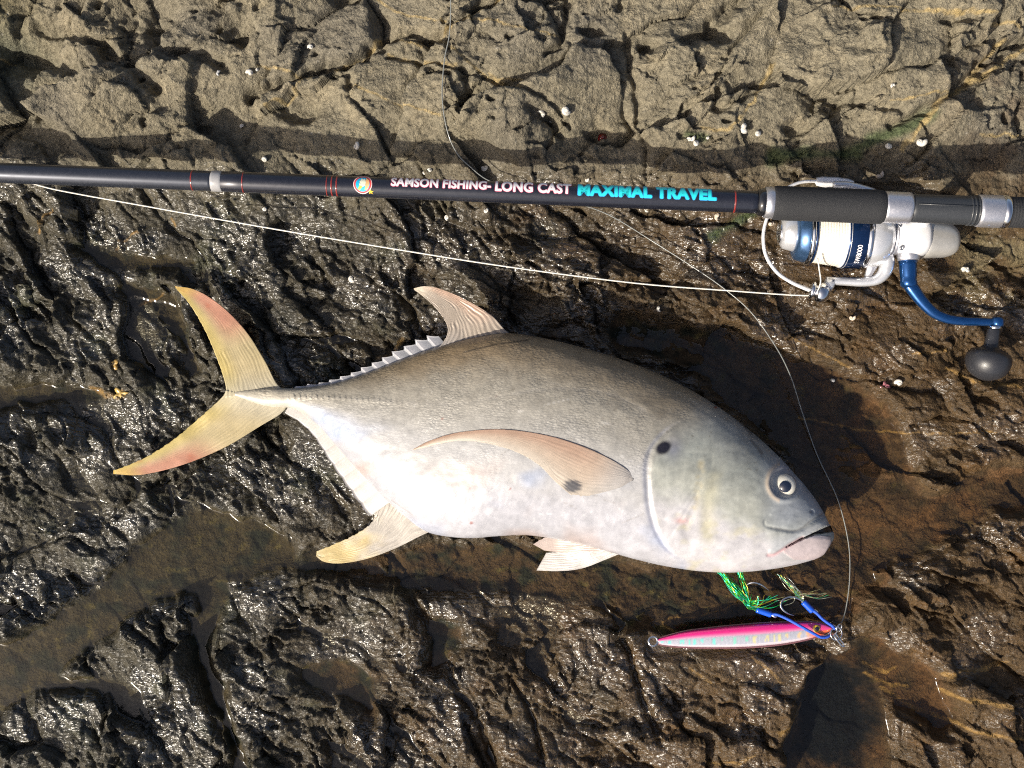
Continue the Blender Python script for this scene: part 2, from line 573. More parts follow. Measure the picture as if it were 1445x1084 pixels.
def wet_height(U, V):
    """lower shelf: split strata, chips and hollows (mm)."""
    wu, wv, wu2, wv2 = warped(U, V)
    lean = sstep(-.3, .3, fbm(U / 260, V / 260, 2, 90) + .35 * np.sin(U / 300 + 1.0))
    rough = sstep(-.25, .3, fbm(U / 110, V / 90, 3, 88))
    def strata(deg, seed):
        x, y = rot(wu, wv, deg, 165, 62)
        f1, f2, pl, rv = cells(x, y, seed)
        h = 21 * pl + 6.5 * rv - 3.0 * np.clip(1 - (f2 - f1) / .2, 0, 1) ** 2
        x, y = rot(wu2, wv2, deg + 9, 46, 19)
        f1, f2, pl, rv = cells(x, y, seed + 1)
        h += (3.5 + 7.5 * rough) * pl + (1 + 1.4 * rough) * rv - 1.0 * np.clip(1 - (f2 - f1) / .25, 0, 1) ** 2
        x, y = rot(wu2, wv2, deg - 12, 17, 8)
        f1, f2, pl, rv = cells(x, y, seed + 2)
        h += (1.2 + 2.8 * rough) * pl + .6 * rv
        return h
    wet = strata(52, 10) * lean + strata(20, 14) * (1 - lean)
    wet += 6.5 * fbm(U / 75, V / 62, 3, 30) + (1.0 + 1.8 * rough) * fbm(U / 20, V / 17, 4, 33, .6, True) + (.5 + .7 * rough) * fbm(U / 6, V / 5.5, 2, 36, .7)
    calm = sstep(820, 1150, U + .3 * (V - 500)) * sstep(-.35, .25, fbm(U / 170, V / 150, 2, 95))
    return wet * (1 - .45 * calm)

def rock_height(U, V):
    edge = 232 + 26 * fbm(U / 130, V * 0 + 3.3, 3, 40) + 14 * pnoise(U / 40, V / 40, 41)
    wz = sstep(edge - 75, edge + 75, V)               # 0 dry ledge .. 1 wet shelf
    row = V[:, 0]
    rd = row < 420; rw = row > 70
    h = np.zeros(U.shape, np.float32)
    h[rd] += dry_height(U[rd], V[rd]) * (1 - wz[rd])
    h[rw] += wet_height(U[rw], V[rw]) * wz[rw]
    base = 40 - 34 * sstep(120, 400, V + 20 * fbm(U / 160, V / 160, 2, 97))
    far = np.hypot(U - 722, V - 542)
    base = base + 60 * fbm(U / 1500, V / 1500, 3, 99) * sstep(900, 2600, far)
    return h + base

Hh = rock_height(U, V).astype(np.float64)

# open joints in the ledge (px, depth mm, half width px)
JOINTS = [
    ([(360, 148), (430, 122), (480, 108), (520, 96), (566, 66), (600, 68), (625, 76), (655, 52), (700, 26), (765, 0), (820, -40)], 16, 6),
    ([(552, 95), (600, 106), (650, 118), (700, 134), (737, 148), (775, 165), (800, 190)], 7, 3),
    ([(800, 20), (792, 60), (788, 82), (770, 96)], 10, 5),
    ([(655, 118), (664, 145), (655, 165)], 10, 5),
    ([(1050, 0), (1010, 40), (985, 62), (960, 74)], 15, 8),
    ([(880, 70), (884, 110), (892, 150), (898, 190)], 8, 4),
    ([(750, 176), (772, 182), (790, 205)], 11, 6),
    ([(80, 60), (150, 75), (200, 110), (240, 140)], 14, 9),
    ([(0, 70), (60, 95), (130, 118)], 12, 10),
    ([(1445, 58), (1380, 95), (1340, 130), (1290, 165), (1240, 190)], 12, 6),
    ([(1090, 130), (1140, 150), (1190, 160), (1250, 170)], 8, 5),
    ([(1000, 170), (1040, 150), (1080, 120)], 9, 5),
    ([(230, 60), (250, 90), (300, 96), (330, 110)], 12, 8),
    ([(545, 770), (600, 880), (640, 960), (680, 1030), (705, 1100)], 9, 6),
    ([(880, 900), (905, 980), (930, 1040)], 8, 6),
    ([(720, 950), (750, 1010), (765, 1060)], 7, 4),
]
jit = 5 * pnoise(U / 18, V / 18, 201)
for pts, dep, wd in JOINTS:
    d = dist_poly(U + jit, V + jit, smooth(pts, 5), 40)
    Hh -= dep * np.exp(-(d / wd) ** 2)

# holes and bumps of the ledge
for (u0, v0, ru, rv_, dep) in [(830, 62, 15, 9, 16), (910, 82, 14, 9, 14), (1005, 65, 20, 14, 16), (840, 195, 16, 12, 12), (350, 65, 24, 18, 20), (430, 165, 26, 17, 15), (545, 55, 16, 20, 12), (210, 45, 60, 34, 20), (60, 95, 60, 26, 18), (1110, 195, 18, 10, 10), (1150, 160, 26, 15, 8), (905, 78, 10, 8, 8), (500, 130, 9, 10, 9), (1330, 50, 30, 10, 9), (495, 15, 22, 10, 12), (170, 90, 14, 12, 10)]:
    d = np.hypot((U + jit - u0) / ru, (V + jit - v0) / rv_)
    Hh -= dep * np.exp(-d ** 4)
for (u0, v0, ru, rv_, up) in [(730, 212, 52, 34, 9), (585, 150, 78, 44, 6), (745, 90, 60, 50, 5), (960, 110, 70, 50, 6), (140, 180, 90, 25, 4), (300, 130, 60, 34, 6), (1300, 190, 80, 34, 4), (1200, 95, 70, 40, 5), (1330, 20, 70, 26, 8)]:
    d = np.hypot((U - u0) / ru, (V - v0) / rv_)
    Hh += up * np.exp(-d ** 4)

# hollows that hold the pools: stroke (px), radius, water level mm, floor depth below level mm
POOLS = [
    ([(-300, 1010), (-100, 985), (0, 955), (70, 915), (140, 865), (205, 815), (280, 775), (345, 775), (400, 785)], [90, 70, 48, 40, 34, 42, 58, 46, 26], -4.0, 7.5),
    ([(300, 840), (282, 905), (300, 960), (318, 1010), (335, 1065), (350, 1130)], [24, 17, 14, 15, 14, 16], -4.0, 6.5),
    ([(0, 955), (90, 968), (150, 970), (190, 985)], [20, 14, 8, 5], -4.0, 5),
    ([(440, 790), (540, 795), (650, 800), (760, 806), (860, 825), (940, 850), (1040, 845), (1130, 830), (1200, 790)], [18, 26, 34, 38, 38, 50, 62, 70, 60], -5.0, 5),
    ([(880, 470), (1000, 500), (1100, 560), (1190, 620), (1220, 720), (1310, 735), (1400, 695), (1500, 690)], [24, 34, 62, 80, 80, 40, 32, 40], -5.0, 5),
    ([(1205, 945), (1190, 1000), (1185, 1060), (1180, 1140)], [40, 62, 70, 80], -5.0, 30),  # made extra deep to darken this pool where a dark figure is reflected
    ([(1230, 930), (1290, 970), (1330, 1010)], [30, 38, 22], -5.0, 6),
    ([(180, 410), (230, 430), (260, 480), (275, 520)], [14, 22, 10, 8], -3.0, 6),
    ([(110, 350), (160, 365), (270, 372)], [6, 13, 8], -2.0, 5),
    ([(0, 560), (70, 555), (130, 560)], [20, 18, 9], -4.0, 6),
    ([(440, 950), (500, 965), (520, 1000)], [20, 26, 14], -4.0, 6),
    ([(600, 870), (625, 900), (610, 940)], [12, 24, 14], -4.0, 6),
]
wob = 13 * fbm(U / 45, V / 45, 3, 210)
pool_d = np.full(U.shape, 1e3); LEVEL = np.full(U.shape, -99.0)
for ip, (pts, rad, lev, dep) in enumerate(POOLS):
    pr = smooth([(p[0], p[1], r) for p, r in zip(pts, rad)], 5)
    d = dist_poly(U, V, pr[:, :2], 60, pr[:, 2]) + wob
    w = sstep(14, -14, d)
    flr = lev - dep * (.45 + .55 * sstep(0, -30, d)) + (.42 if ip in (3, 4) else .12) * (Hh - 6) + .6 * fbm(U / 15, V / 15, 3, 215)
    flr = np.minimum(flr, lev + (2.5 if ip in (3, 4) else -.8))
    Hh = Hh * (1 - w) + flr * w
    LEVEL = np.where(d < 46, np.maximum(LEVEL, lev), LEVEL)
    pool_d = np.minimum(pool_d, d)
# level of the seeping water between the pools
LOWLEFT = sstep(420, 560, V) * sstep(1150, 850, U)
LEVEL = np.maximum(LEVEL, np.where(LOWLEFT > .3, -4.6, -99.0))

# wet slabs that face the sun (lower right)
for poly, tilt in [([(1234, 806), (1250, 806), (1275, 835), (1285, 862), (1272, 866), (1246, 838)], (.30, .26)),
                   ([(1250, 890), (1275, 884), (1288, 905), (1275, 924), (1262, 918)], (.32, .27)),
                   ([(1296, 1044), (1325, 1046), (1348, 1084), (1315, 1090)], (.28, .22)),
                   ([(1352, 1046), (1370, 1044), (1372, 1066), (1358, 1066)], (.30, .24)),
                   ([(1160, 886), (1195, 898), (1200, 912), (1180, 926), (1168, 918)], (.28, .22))]:
    m = in_poly(U + jit, V + jit, poly)
    cu, cv = np.mean(poly, 0)
    # surface rising towards +x,+y so that its normal leans to the sun at lower left
    Hh = np.where(m, 3.5 + ((U - cu) * tilt[0] - (V - cv) * tilt[1]) * .6 + .25 * fbm(U / 8, V / 8, 2, 220), Hh)

# the fish has settled on the shelf: no rock stands above its underside
k = (1 - 0 / H) / (1 - .045 / H)
fa, fo = to_fish(722.5 + (U - 722.5) * k, 542 + (V - 542) * k)
c_, hh_, w_ = f_section(np.clip(fa, A0, A1))
ins = (fa > A0 - 6) & (fa < A1 + 4)
q = np.clip(1 - ((fo - c_) / (hh_ + 4)) ** 2, 0, 1)
under = (f_zm(fa) - w_ * np.sqrt(q) ** .85) * 1000 + .6
Hh = np.where(ins & (q > 0), np.minimum(Hh, under), Hh)
# finned edges lie low over the rock as well
for line, rr, top in [([(600, 730), (520, 745), (450, 785)], 40, 15), ([(715, 460), (640, 440), (580, 405)], 45, 22), ([(390, 560), (300, 480), (247, 404)], 30, 20), ([(390, 570), (300, 620), (160, 668)], 34, 20), ([(430, 548), (560, 505), (650, 470)], 26, 20), ([(430, 590), (520, 690)], 26, 15), ([(860, 782), (760, 790)], 22, 8)]:
    d = dist_poly(U, V, line, 60)
    lim = top + np.clip(d - rr, 0, 200) * .8
    Hh = np.minimum(Hh, lim)
# room for the reel, its handle, the jig and the rod
for line, rr, top in [([(1110, 335), (1240, 340)], 60, 8), ([(1165, 400), (1240, 400)], 22, 26), ([(1158, 412), (1160, 414)], 20, 24), ([(1270, 340), (1350, 345)], 34, 14), ([(1280, 360), (1280, 400), (1340, 450), (1405, 455)], 14, 28), ([(1397, 515), (1398, 516)], 34, 19), ([(930, 905), (1180, 888)], 16, 2.0), ([(1040, 830), (1150, 850)], 26, 1.0), ([(-300, 240), (1070, 287)], 22, 42), ([(1070, 287), (1500, 304)], 30, 58)]:
    d = dist_poly(U, V, line, 70)
    lim = top + np.clip(d - rr, 0, 200) * .55
    Hh = np.minimum(Hh, lim)

Hm = Hh * .001
def ground(px, py):
    """rock height (m) where the camera ray through px, py meets it (two steps)."""
    z = 0.01
    for _ in range(4):
        p = P(px, py, z)
        i = int(np.clip(np.searchsorted(YS, p.y), 1, len(YS) - 1)); j = int(np.clip(np.searchsorted(XS, p.x), 1, len(XS) - 1))
        z = float(Hm[i - 1:i + 1, j - 1:j + 1].mean())
    return z

# --- colours of the rock itself
def mix(c, d, w): return c * (1 - w[..., None]) + np.array(d) * w[..., None]
big = fbm(U / 210, V / 180, 4, 300); med = fbm(U / 48, V / 42, 4, 310); sml = fbm(U / 12, V / 11, 3, 320)
Cc = np.zeros(U.shape + (3,)) + np.array((.175, .155, .112))
Cc = mix(Cc, (.22, .19, .132), sstep(-.1, .5, med))
Cc = mix(Cc, (.085, .078, .062), .75 * sstep(.25, .6, sml + .3 * med))
Cc = mix(Cc, (.15, .135, .105), sstep(.05, .5, big))
Cc = mix(Cc, (.10, .075, .055), .6 * sstep(1250, 1420, U) * sstep(40, 130, V) * sstep(-.3, .2, med))
Cc = mix(Cc, (.10, .085, .04), .75 * sstep(130, 0, U) * sstep(110, 30, V))
Cc = mix(Cc, (.06, .09, .07), .45 * sstep(120, 0, U) * sstep(30, 90, V) * sstep(190, 120, V))
# wet shelf
Wc = np.zeros_like(Cc) + np.array((.044, .039, .027))
warm = sstep(300, 1150, U + 160 * big + .25 * (V - 500))
Wc = mix(Wc, (.068, .043, .020), warm)
Wc = mix(Wc, (.022, .021, .016), .8 * sstep(.0, .5, med) * (1 - .6 * warm))
Wc = mix(Wc, (.056, .060, .034), .5 * sstep(.15, .5, fbm(U / 90, V / 80, 3, 330)) * (1 - warm))
Wc = mix(Wc, (.090, .050, .019), .6 * warm * sstep(.1, .5, fbm(U / 70, V / 45, 3, 340)))
# transition: damp brown rock just below the ledge
damp = sstep(175, 330, V + 45 * med + 20 * sml)
Cc = Cc * (1 - damp[..., None]) + Wc * damp[..., None]
# middle right is drier and olive
Cc = mix(Cc, (.15, .125, .07), .7 * sstep(1290, 1380, U) * sstep(300, 340, V) * sstep(450, 400, V) * sstep(-.3, .2, med))
# silt and film in the hollows, plus one dark reflection painted in
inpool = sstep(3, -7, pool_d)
silt_refl = np.zeros_like(Cc) + np.array((.062, .040, .021))
silt_refl = mix(silt_refl, (.046, .037, .020), sstep(520, 380, U))
silt_refl = mix(silt_refl, (.020, .022, .014), sstep(-.1, .35, fbm(U / 38, V / 30, 4, 350)))
silt_refl = mix(silt_refl, (.085, .070, .026), .8 * sstep(.2, .5, fbm(U / 22, V / 16, 3, 352)))
silt_refl = mix(silt_refl, (.078, .042, .019), sstep(980, 1250, U) * (.35 + .65 * sstep(-.2, .3, med)))
silt_refl = mix(silt_refl, (.004, .005, .006), sstep(1.35, .6, np.hypot((U - 1190) / 62, (V - 1020) / 100) + .45 * med + .2 * sml))  # dark reflection of a standing figure, painted into the floor colour
silt_refl = silt_refl * (1 + .5 * med[..., None] + .5 * sml[..., None])
Cc = Cc * (1 - inpool[..., None]) + silt_refl * inpool[..., None]
# green weed film
for line, rr in [([(1180, 225), (1240, 200), (1290, 180)], 16), ([(1080, 230), (1200, 228)], 14), ([(1000, 335), (1030, 320), (1060, 300)], 14), ([(960, 205), (985, 210)], 10)]:
    d = dist_poly(U, V, line, 50) + 12 * med
    Cc = mix(Cc, (.045, .075, .028), .75 * sstep(rr, 0, d))
VEINS = [
    ([(480, 111), (515, 97), (545, 72), (575, 74), (600, 82)], 2.2), ([(625, 76), (652, 58), (700, 30), (765, 0)], 2.4),
    ([(552, 92), (600, 105), (650, 116)], 1.8), ([(628, 80), (650, 98), (680, 122), (710, 136), (737, 149)], 2.0),
    ([(537, 15), (565, 34), (600, 45), (635, 55)], 1.8), ([(660, 56), (700, 58), (740, 66), (785, 72)], 1.8),
    ([(502, 134), (530, 145), (570, 162), (600, 172), (625, 180)], 1.7), ([(690, 122), (705, 131), (737, 131)], 1.6),
    ([(375, 107), (410, 116), (435, 122)], 2.0), ([(385, 162), (415, 150), (440, 128), (500, 105)], 2.6),
    ([(1150, 34), (1200, 40), (1260, 42), (1330, 43)], 2.2), ([(1280, 42), (1345, 44), (1420, 50)], 3.0),
    ([(1445, 70), (1390, 105), (1345, 135), (1310, 152), (1290, 175), (1270, 200), (1255, 222)], 4.5), ([(1400, 70), (1370, 100), (1350, 130)], 5),
    ([(1015, 195), (1040, 172), (1060, 140), (1075, 110)], 3.0), ([(1360, 205), (1400, 202), (1440, 200)], 2.0),
    ([(1235, 160), (1290, 150), (1340, 140)], 1.6), ([(980, 195), (1000, 200), (1018, 198)], 3),
    ([(0, 90), (30, 96)], 2), ([(700, 30), (720, 20)], 2),
    ([(1225, 940), (1250, 952), (1270, 948)], 3.0), ([(1228, 955), (1260, 970), (1285, 972)], 3.2), ([(1250, 975), (1290, 1000), (1330, 1015), (1385, 1030), (1440, 1040)], 3.4),
    ([(1330, 950), (1370, 945), (1420, 935)], 4), ([(1330, 975), (1390, 985), (1445, 1000)], 4), ([(1100, 1035), (1120, 1020), (1138, 1003)], 4.5), ([(1060, 925), (1085, 945), (1100, 962)], 2.6), ([(970, 940), (1000, 960)], 2),
    ([(995, 1078), (1040, 1075), (1062, 1062)], 2.2), ([(1180, 860), (1000, 900), (935, 880), (1000, 870), (1060, 850)], 1.6),
    ([(130, 548), (160, 560), (175, 556)], 6), ([(195, 510), (205, 515)], 5), ([(570, 480), (556, 500), (535, 505)], 4), ([(1130, 590), (1250, 610), (1400, 610)], 1.6),
    ([(1330, 520), (1380, 540), (1445, 545)], 3.0), ([(1280, 500), (1330, 495)], 2.2), ([(1100, 470), (1200, 520)], 1.6), ([(60, 330), (90, 300)], 2),
    ([(160, 350), (200, 330)], 1.8), ([(190, 430), (230, 415)], 1.8), ([(250, 320), (245, 310)], 2),
]
vn = .5 + .5 * pnoise(U / 7, V / 7, 400) + .5 * pnoise(U / 25, V / 25, 401)
vj = 3.2 * pnoise(U / 14, V / 14, 402)
for pts, wd in VEINS:
    d = dist_poly(U + vj, V + vj, smooth(pts, 4), 25)
    w = sstep(wd * 1.1, wd * .35, d) * np.clip(.25 + 1.1 * vn, 0, 1)
    Cc = mix(Cc, (.36, .27, .125) if pts[0][1] < 300 else (.27, .165, .055), .8 * w)
    Hh += 0
# salt flecks on the ledge
fl = sstep(.62, .78, pnoise(U / 5, V / 5, 410)) * (1 - damp) * sstep(.0, .4, fbm(U / 60, V / 60, 2, 411))
Cc = mix(Cc, (.42, .40, .36), .55 * fl)
Cc = np.clip(Cc, .004, .9)
WETM = np.clip(sstep(200, 330, V + 40 * med), 0, 1)
WETM = WETM * (1 - .75 * sstep(1280, 1340, U) * sstep(450, 380, V)) * (.72 + .28 * sstep(-.4, .2, sml)) * (1 - inpool)

GLOSS = np.clip(.22 + .9 * sstep(-.25, .4, fbm(U / 95, V / 80, 3, 420)) - .38 * sstep(950, 1300, U) * sstep(420, 520, V), .12, 1)

def grid_object(name, X, Y, Z, keep, mat, attrs):
    ny, nx = X.shape
    idx = np.arange(ny * nx).reshape(ny, nx)
    q = np.stack([idx[:-1, :-1], idx[:-1, 1:], idx[1:, 1:], idx[1:, :-1]], -1).reshape(-1, 4)
    used = None
    if keep is not None:
        kq = (keep[:-1, :-1] | keep[:-1, 1:] | keep[1:, 1:] | keep[1:, :-1]).ravel()
        q = q[kq]
        used = np.unique(q)
        remap = np.full(ny * nx, -1); remap[used] = np.arange(len(used))
        q = remap[q]
    co = np.stack([X, Y, Z], -1).reshape(-1, 3)
    if used is not None: co = co[used]
    me = bpy.data.meshes.new(name)
    me.vertices.add(len(co)); me.vertices.foreach_set('co', co.astype(np.float32).ravel())
    me.loops.add(len(q) * 4); me.loops.foreach_set('vertex_index', q.astype(np.int32).ravel())
    me.polygons.add(len(q)); me.polygons.foreach_set('loop_start', np.arange(0, len(q) * 4, 4, dtype=np.int32))
    me.polygons.foreach_set('use_smooth', np.ones(len(q), bool))
    me.update(calc_edges=True)
    for nm, (typ, data) in attrs.items():
        a = me.attributes.new(nm, typ, 'POINT')
        if typ == 'FLOAT_COLOR':
            c = np.ones((len(co), 4), np.float32)
            d = data.reshape(-1, 3); c[:, :3] = d if used is None else d[used]
            a.data.foreach_set('color', c.ravel())
        else:
            d = data.ravel().astype(np.float32)
            a.data.foreach_set('value', d if used is None else d[used])
    o = bpy.data.objects.new(name, me); COL.objects.link(o)
    me.materials.append(mat)
    return o

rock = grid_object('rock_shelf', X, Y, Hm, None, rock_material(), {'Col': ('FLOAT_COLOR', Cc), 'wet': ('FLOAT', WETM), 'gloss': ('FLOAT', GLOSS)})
rock['kind'] = 'structure'
# water: level pools whose rim climbs the rock a little
hs = Hh.copy()
for _ in range(3):                                     # smooth the rock the film follows
    hs[1:-1, 1:-1] = (hs[1:-1, 1:-1] * 2 + hs[:-2, 1:-1] + hs[2:, 1:-1] + hs[1:-1, :-2] + hs[1:-1, 2:]) / 6
kk = 1.5
dd = np.clip(.5 + .5 * (LEVEL - (hs - .9)) / kk, 0, 1)
Wt = (hs - .9) * (1 - dd) + LEVEL * dd + kk * dd * (1 - dd)
core = (np.abs(X) < 1.2) & (np.abs(Y) < 1.0)
keepw = (LEVEL > -50) & (LEVEL > Hh - 2.2) & core
water = grid_object('water', X, Y, Wt * .001, keepw, water_material(), {})
water['kind'] = 'structure'

# ------------------------------------------------------------------ the fish
SKIN = skin_material(); FIN = fin_material()
fish = empty('fish', P(760, 640, 0.0), 'large silver jack fish with dusky back and yellow tail lying on wet rock', 'fish')

na = 760; nt = 150; nb = 40
s = np.linspace(0, 1, na)
aa = A0 + (A1 - A0) * np.where(s < .9, s * (.93 / .9), 1 - .07 * (1 - (s - .9) / .1) ** 1.8)
ph = np.r_[np.linspace(0, math.pi, nt, endpoint=False), np.linspace(math.pi, 2 * math.pi, nb, endpoint=False)]
Ag, Ph = np.meshgrid(aa, ph, indexing='ij')
c, hh, w = f_section(Ag)
Og = c - hh * np.cos(Ph)
sn = np.sin(Ph)
Zr = w * np.sign(sn) * np.abs(sn) ** .85
mx_, my_ = from_fish(Ag, Og)
ZM = .045
kx = S * (1 - ZM / H)
BX = (mx_ - 722.5) * kx; BY = -(my_ - 542) * kx
BZ = f_zm(Ag) + Zr
PX = 722.5 + BX / (S * (1 - BZ / H)); PY = 542 - BY / (S * (1 - BZ / H))
topside = np.clip(sn * 6, 0, 1)

# --- relief of the head
def pl(pts, n=6): return smooth(pts, n)
n0 = fbm(PX / 18, PY / 14, 3, 505)
GILL = pl([(975, 590), (955, 600), (935, 618), (921, 640), (917, 665), (918, 690), (921, 718), (930, 750), (946, 775), (968, 792)])
dg = dist_poly(PX, PY, GILL, 70)
# side of the gill edge: nearest point's normal via the x of the curve at that y
gx = np.interp(PY, GILL[:, 1], GILL[:, 0])
gside = PX - gx
inband = sstep(588, 615, PY) * sstep(795, 770, PY)
dz = (.0005 + .0004 * n0 + .0004 * sstep(690, 740, PY)) * sstep(-2.5, 2.2, gside) * np.exp(-np.clip(gside, 0, 400) / 26.0) * inband
dz -= .0012 * np.exp(-((gside + 4) / 4.0) ** 2) * inband
PRE = pl([(990, 655), (988, 676), (983, 702), (974, 732), (966, 738), (957, 730)])
dp = dist_poly(PX, PY, PRE, 40)
dz -= .0007 * np.exp(-(dp / 5) ** 2) * np.clip(.7 + n0, 0, 1)
PRE2 = pl([(1010, 660), (1004, 690), (998, 722), (1000, 760)])
dp2 = dist_poly(PX, PY, PRE2, 40)
dz -= .0005 * np.exp(-(dp2 / 8) ** 2)
# eye socket
EX, EY = 1109.5, 684
de = np.hypot((PX - 1108), (PY - 681) * .97)
dz += .0016 * np.exp(-((de - 24) / 4.0) ** 2) - .0016 * sstep(22, 15, de)
# mouth
GAPT = [(1185, 738), (1166, 744), (1148, 752), (1132, 759.5), (1118, 767), (1108, 772.5)]
GAPB = [(1185, 750), (1166, 752.5), (1150, 754.5), (1134, 760.5), (1120, 767.8), (1108, 773.2)]
gpoly = GAPT + GAPB[::-1]
gap = in_poly(PX, PY, gpoly)
MAXT = pl([(1160, 726), (1143, 736), (1133, 745), (1120, 749), (1103, 747), (1086, 744)])
LIP = pl([(1166, 738), (1150, 745), (1138, 752), (1120, 762), (1104, 772), (1090, 779)])
dlip = dist_poly(PX, PY, LIP, 30)
dmt = dist_poly(PX, PY, MAXT, 30)
LIPB = pl([(1132, 759), (1118, 767), (1104, 776), (1092, 783), (1084, 784)])
dlb = dist_poly(PX, PY, LIPB, 30)
maxp = sstep(1078, 1096, PX) * in_poly(PX, PY, [(1166, 729), (1150, 736), (1137, 743), (1118, 748), (1098, 746), (1080, 745), (1080, 776), (1086, 783), (1104, 776), (1120, 766), (1148, 750), (1167, 741)])
dz += .0009 * maxp * sstep(0, 5, np.minimum(dmt, dlb))
dz += .0007 * sstep(7, 3, dlip)
dz -= .0005 * np.exp(-(dmt / 2.4) ** 2) + .0009 * np.exp(-(dlb / 2.4) ** 2)
jaw = in_poly(PX, PY, [(1132, 759), (1150, 755), (1172, 757), (1175, 790), (1120, 790), (1104, 778)])
dz += .0008 * jaw
# nostril, cheek lines
dz -= .0016 * np.exp(-(np.hypot(PX - 1146, PY - 722) / 2.2) ** 2)
OPR = pl([(1000, 600), (985, 640), (975, 690), (968, 740), (975, 780)])
dop = dist_poly(PX, PY, OPR, 40)
dz -= .0006 * np.exp(-(dop / 7) ** 2) * np.clip(.6 + n0, 0, 1)
for k_ in range(6):
    fan = [(1005, 640 + 4 * k_), (965 - 3 * k_, 640 + 22 * k_), (935, 650 + 21 * k_)]
    dz -= .00028 * np.exp(-(dist_poly(PX, PY, pl(fan), 20) / 2.2) ** 2)
ARC = pl([(1086, 728), (1079, 735), (1081, 742), (1090, 744)])
dz -= .0007 * np.exp(-(dist_poly(PX, PY, ARC, 20) / 1.8) ** 2)
dz += .0007 * fbm(PX / 40, PY / 30, 4, 500) + .00025 * n0
LAT = pl([(395, 560), (470, 561), (560, 567), (640, 571), (700, 561), (780, 548), (860, 556), (920, 585)])
dlat = dist_poly(PX, PY, LAT, 20)
dz += .0008 * np.exp(-(dlat / 3.4) ** 2) * ((PX / 8.0) % 1) * sstep(640, 520, PX) * sstep(392, 420, PX)   # scutes
dz -= .0003 * np.exp(-(dlat / 1.6) ** 2) * sstep(600, 680, PX)
BZ2 = BZ + dz * topside
BZ2 = np.where(gap & (sn > 0), np.minimum(BZ2, BZ - .006), BZ2)

# --- skin colours, in the fish's own length / depth measure
dep = (Og - f_top(Ag)) / (f_bot(Ag) - f_top(Ag) + 1e-6)      # 0 back .. 1 belly
al = Ag / 800
n1 = fbm(PX / 60, PY / 45, 4, 510); n2 = fbm(PX / 14, PY / 10, 3, 520); n3 = fbm(PX / 130, PY / 90, 3, 530)
fc = np.zeros(PX.shape + (3,)) + np.array((.40, .385, .365))
d2 = dep + .05 * n1 + .02 * n2
fc = mix(fc, (.35, .335, .305), sstep(.60, .40, d2))
fc = mix(fc, (.295, .275, .235), sstep(.44, .24, d2))
fc = mix(fc, (.245, .20, .138), sstep(.28, .08, d2) * sstep(.02, .2, al))
fc = mix(fc, (.28, .19, .10), .6 * sstep(.2, .02, d2) * sstep(.12, .3, al) * sstep(.5, .3, al))
fc = mix(fc, (.375, .365, .375), sstep(.62, .82, d2))
fc = mix(fc, (.47, .43, .35), sstep(.14, .0, al))
fc = mix(fc, (.43, .32, .27), .8 * sstep(.15, .55, n3) * sstep(.5, .8, d2))
fc = mix(fc, (.27, .33, .46), .8 * sstep(.1, .5, -n3) * sstep(.45, .75, d2))
# head
soft_ = 6 + 60 * sstep(660, 600, PY)
hd = sstep(0, 1, (gside + soft_ * .8) / (2 * soft_)) * sstep(560, 600, PY + .55 * (PX - 950)) * (PX > 900)
head = np.zeros_like(fc) + np.array((.44, .42, .415))
hy = PY - .42 * (PX - 1000)                                    # follows the head's slope
head = mix(head, (.38, .38, .325), sstep(742, 700, hy + 22 * n1))
head = mix(head, (.265, .28, .26), sstep(712, 655, hy + 26 * n1))
head = mix(head, (.25, .255, .24), sstep(650, 595, hy + 24 * n1) * .85)
head = mix(head, (.17, .165, .155), sstep(605, 560, hy + 18 * n1) * .7)
head = head * (1 + .16 * fbm(PX / 26, PY / 20, 4, 545)[..., None] + .10 * n3[..., None])
head = mix(head, (.29, .315, .36), .7 * sstep(1060, 1110, PX) * sstep(770, 720, PY) * sstep(630, 660, PY))
head = mix(head, (.40, .36, .21), .5 * np.clip(.6 + 1.5 * n1, 0, 1) * sstep(20, 0, np.abs(dp2)) * sstep(640, 680, PY) * sstep(790, 750, PY))
head = mix(head, (.40, .34, .20), .55 * np.clip(.5 + 2 * n2, .1, 1) * sstep(10, 0, dp))
head = mix(head, (.42, .38, .22), .5 * sstep(.0, .5, fbm(PX / 30, PY / 20, 3, 540)) * sstep(720, 745, PY) * sstep(1090, 1050, PX))
head = mix(head, (.13, .14, .20), .75 * np.exp(-(((PX - 950) / 12) ** 2 + ((PY - 630) / 17) ** 2)))
fc = fc * (1 - hd[..., None]) + head * hd[..., None]
fc = mix(fc, (.66, .64, .64), np.clip(.45 + .6 * n0, 0, .8) * np.exp(-((gside + .5) / 2.2) ** 2) * sstep(670, 710, PY) * sstep(790, 770, PY))
fc = mix(fc, (.30, .32, .42), .35 * np.exp(-((gside + 7) / 4) ** 2) * inband)
spot = sstep(1.35, .75, np.hypot((PX - 936 + .35 * (PY - 632)) / 10, (PY - 632) / 9.0) + .1 * n2)
fc = mix(fc, (.012, .012, .02), spot)
fc = mix(fc, (.55, .20, .16), .5 * np.exp(-(np.hypot((PX - 962) / 9, (PY - 735) / 4)) ** 2))
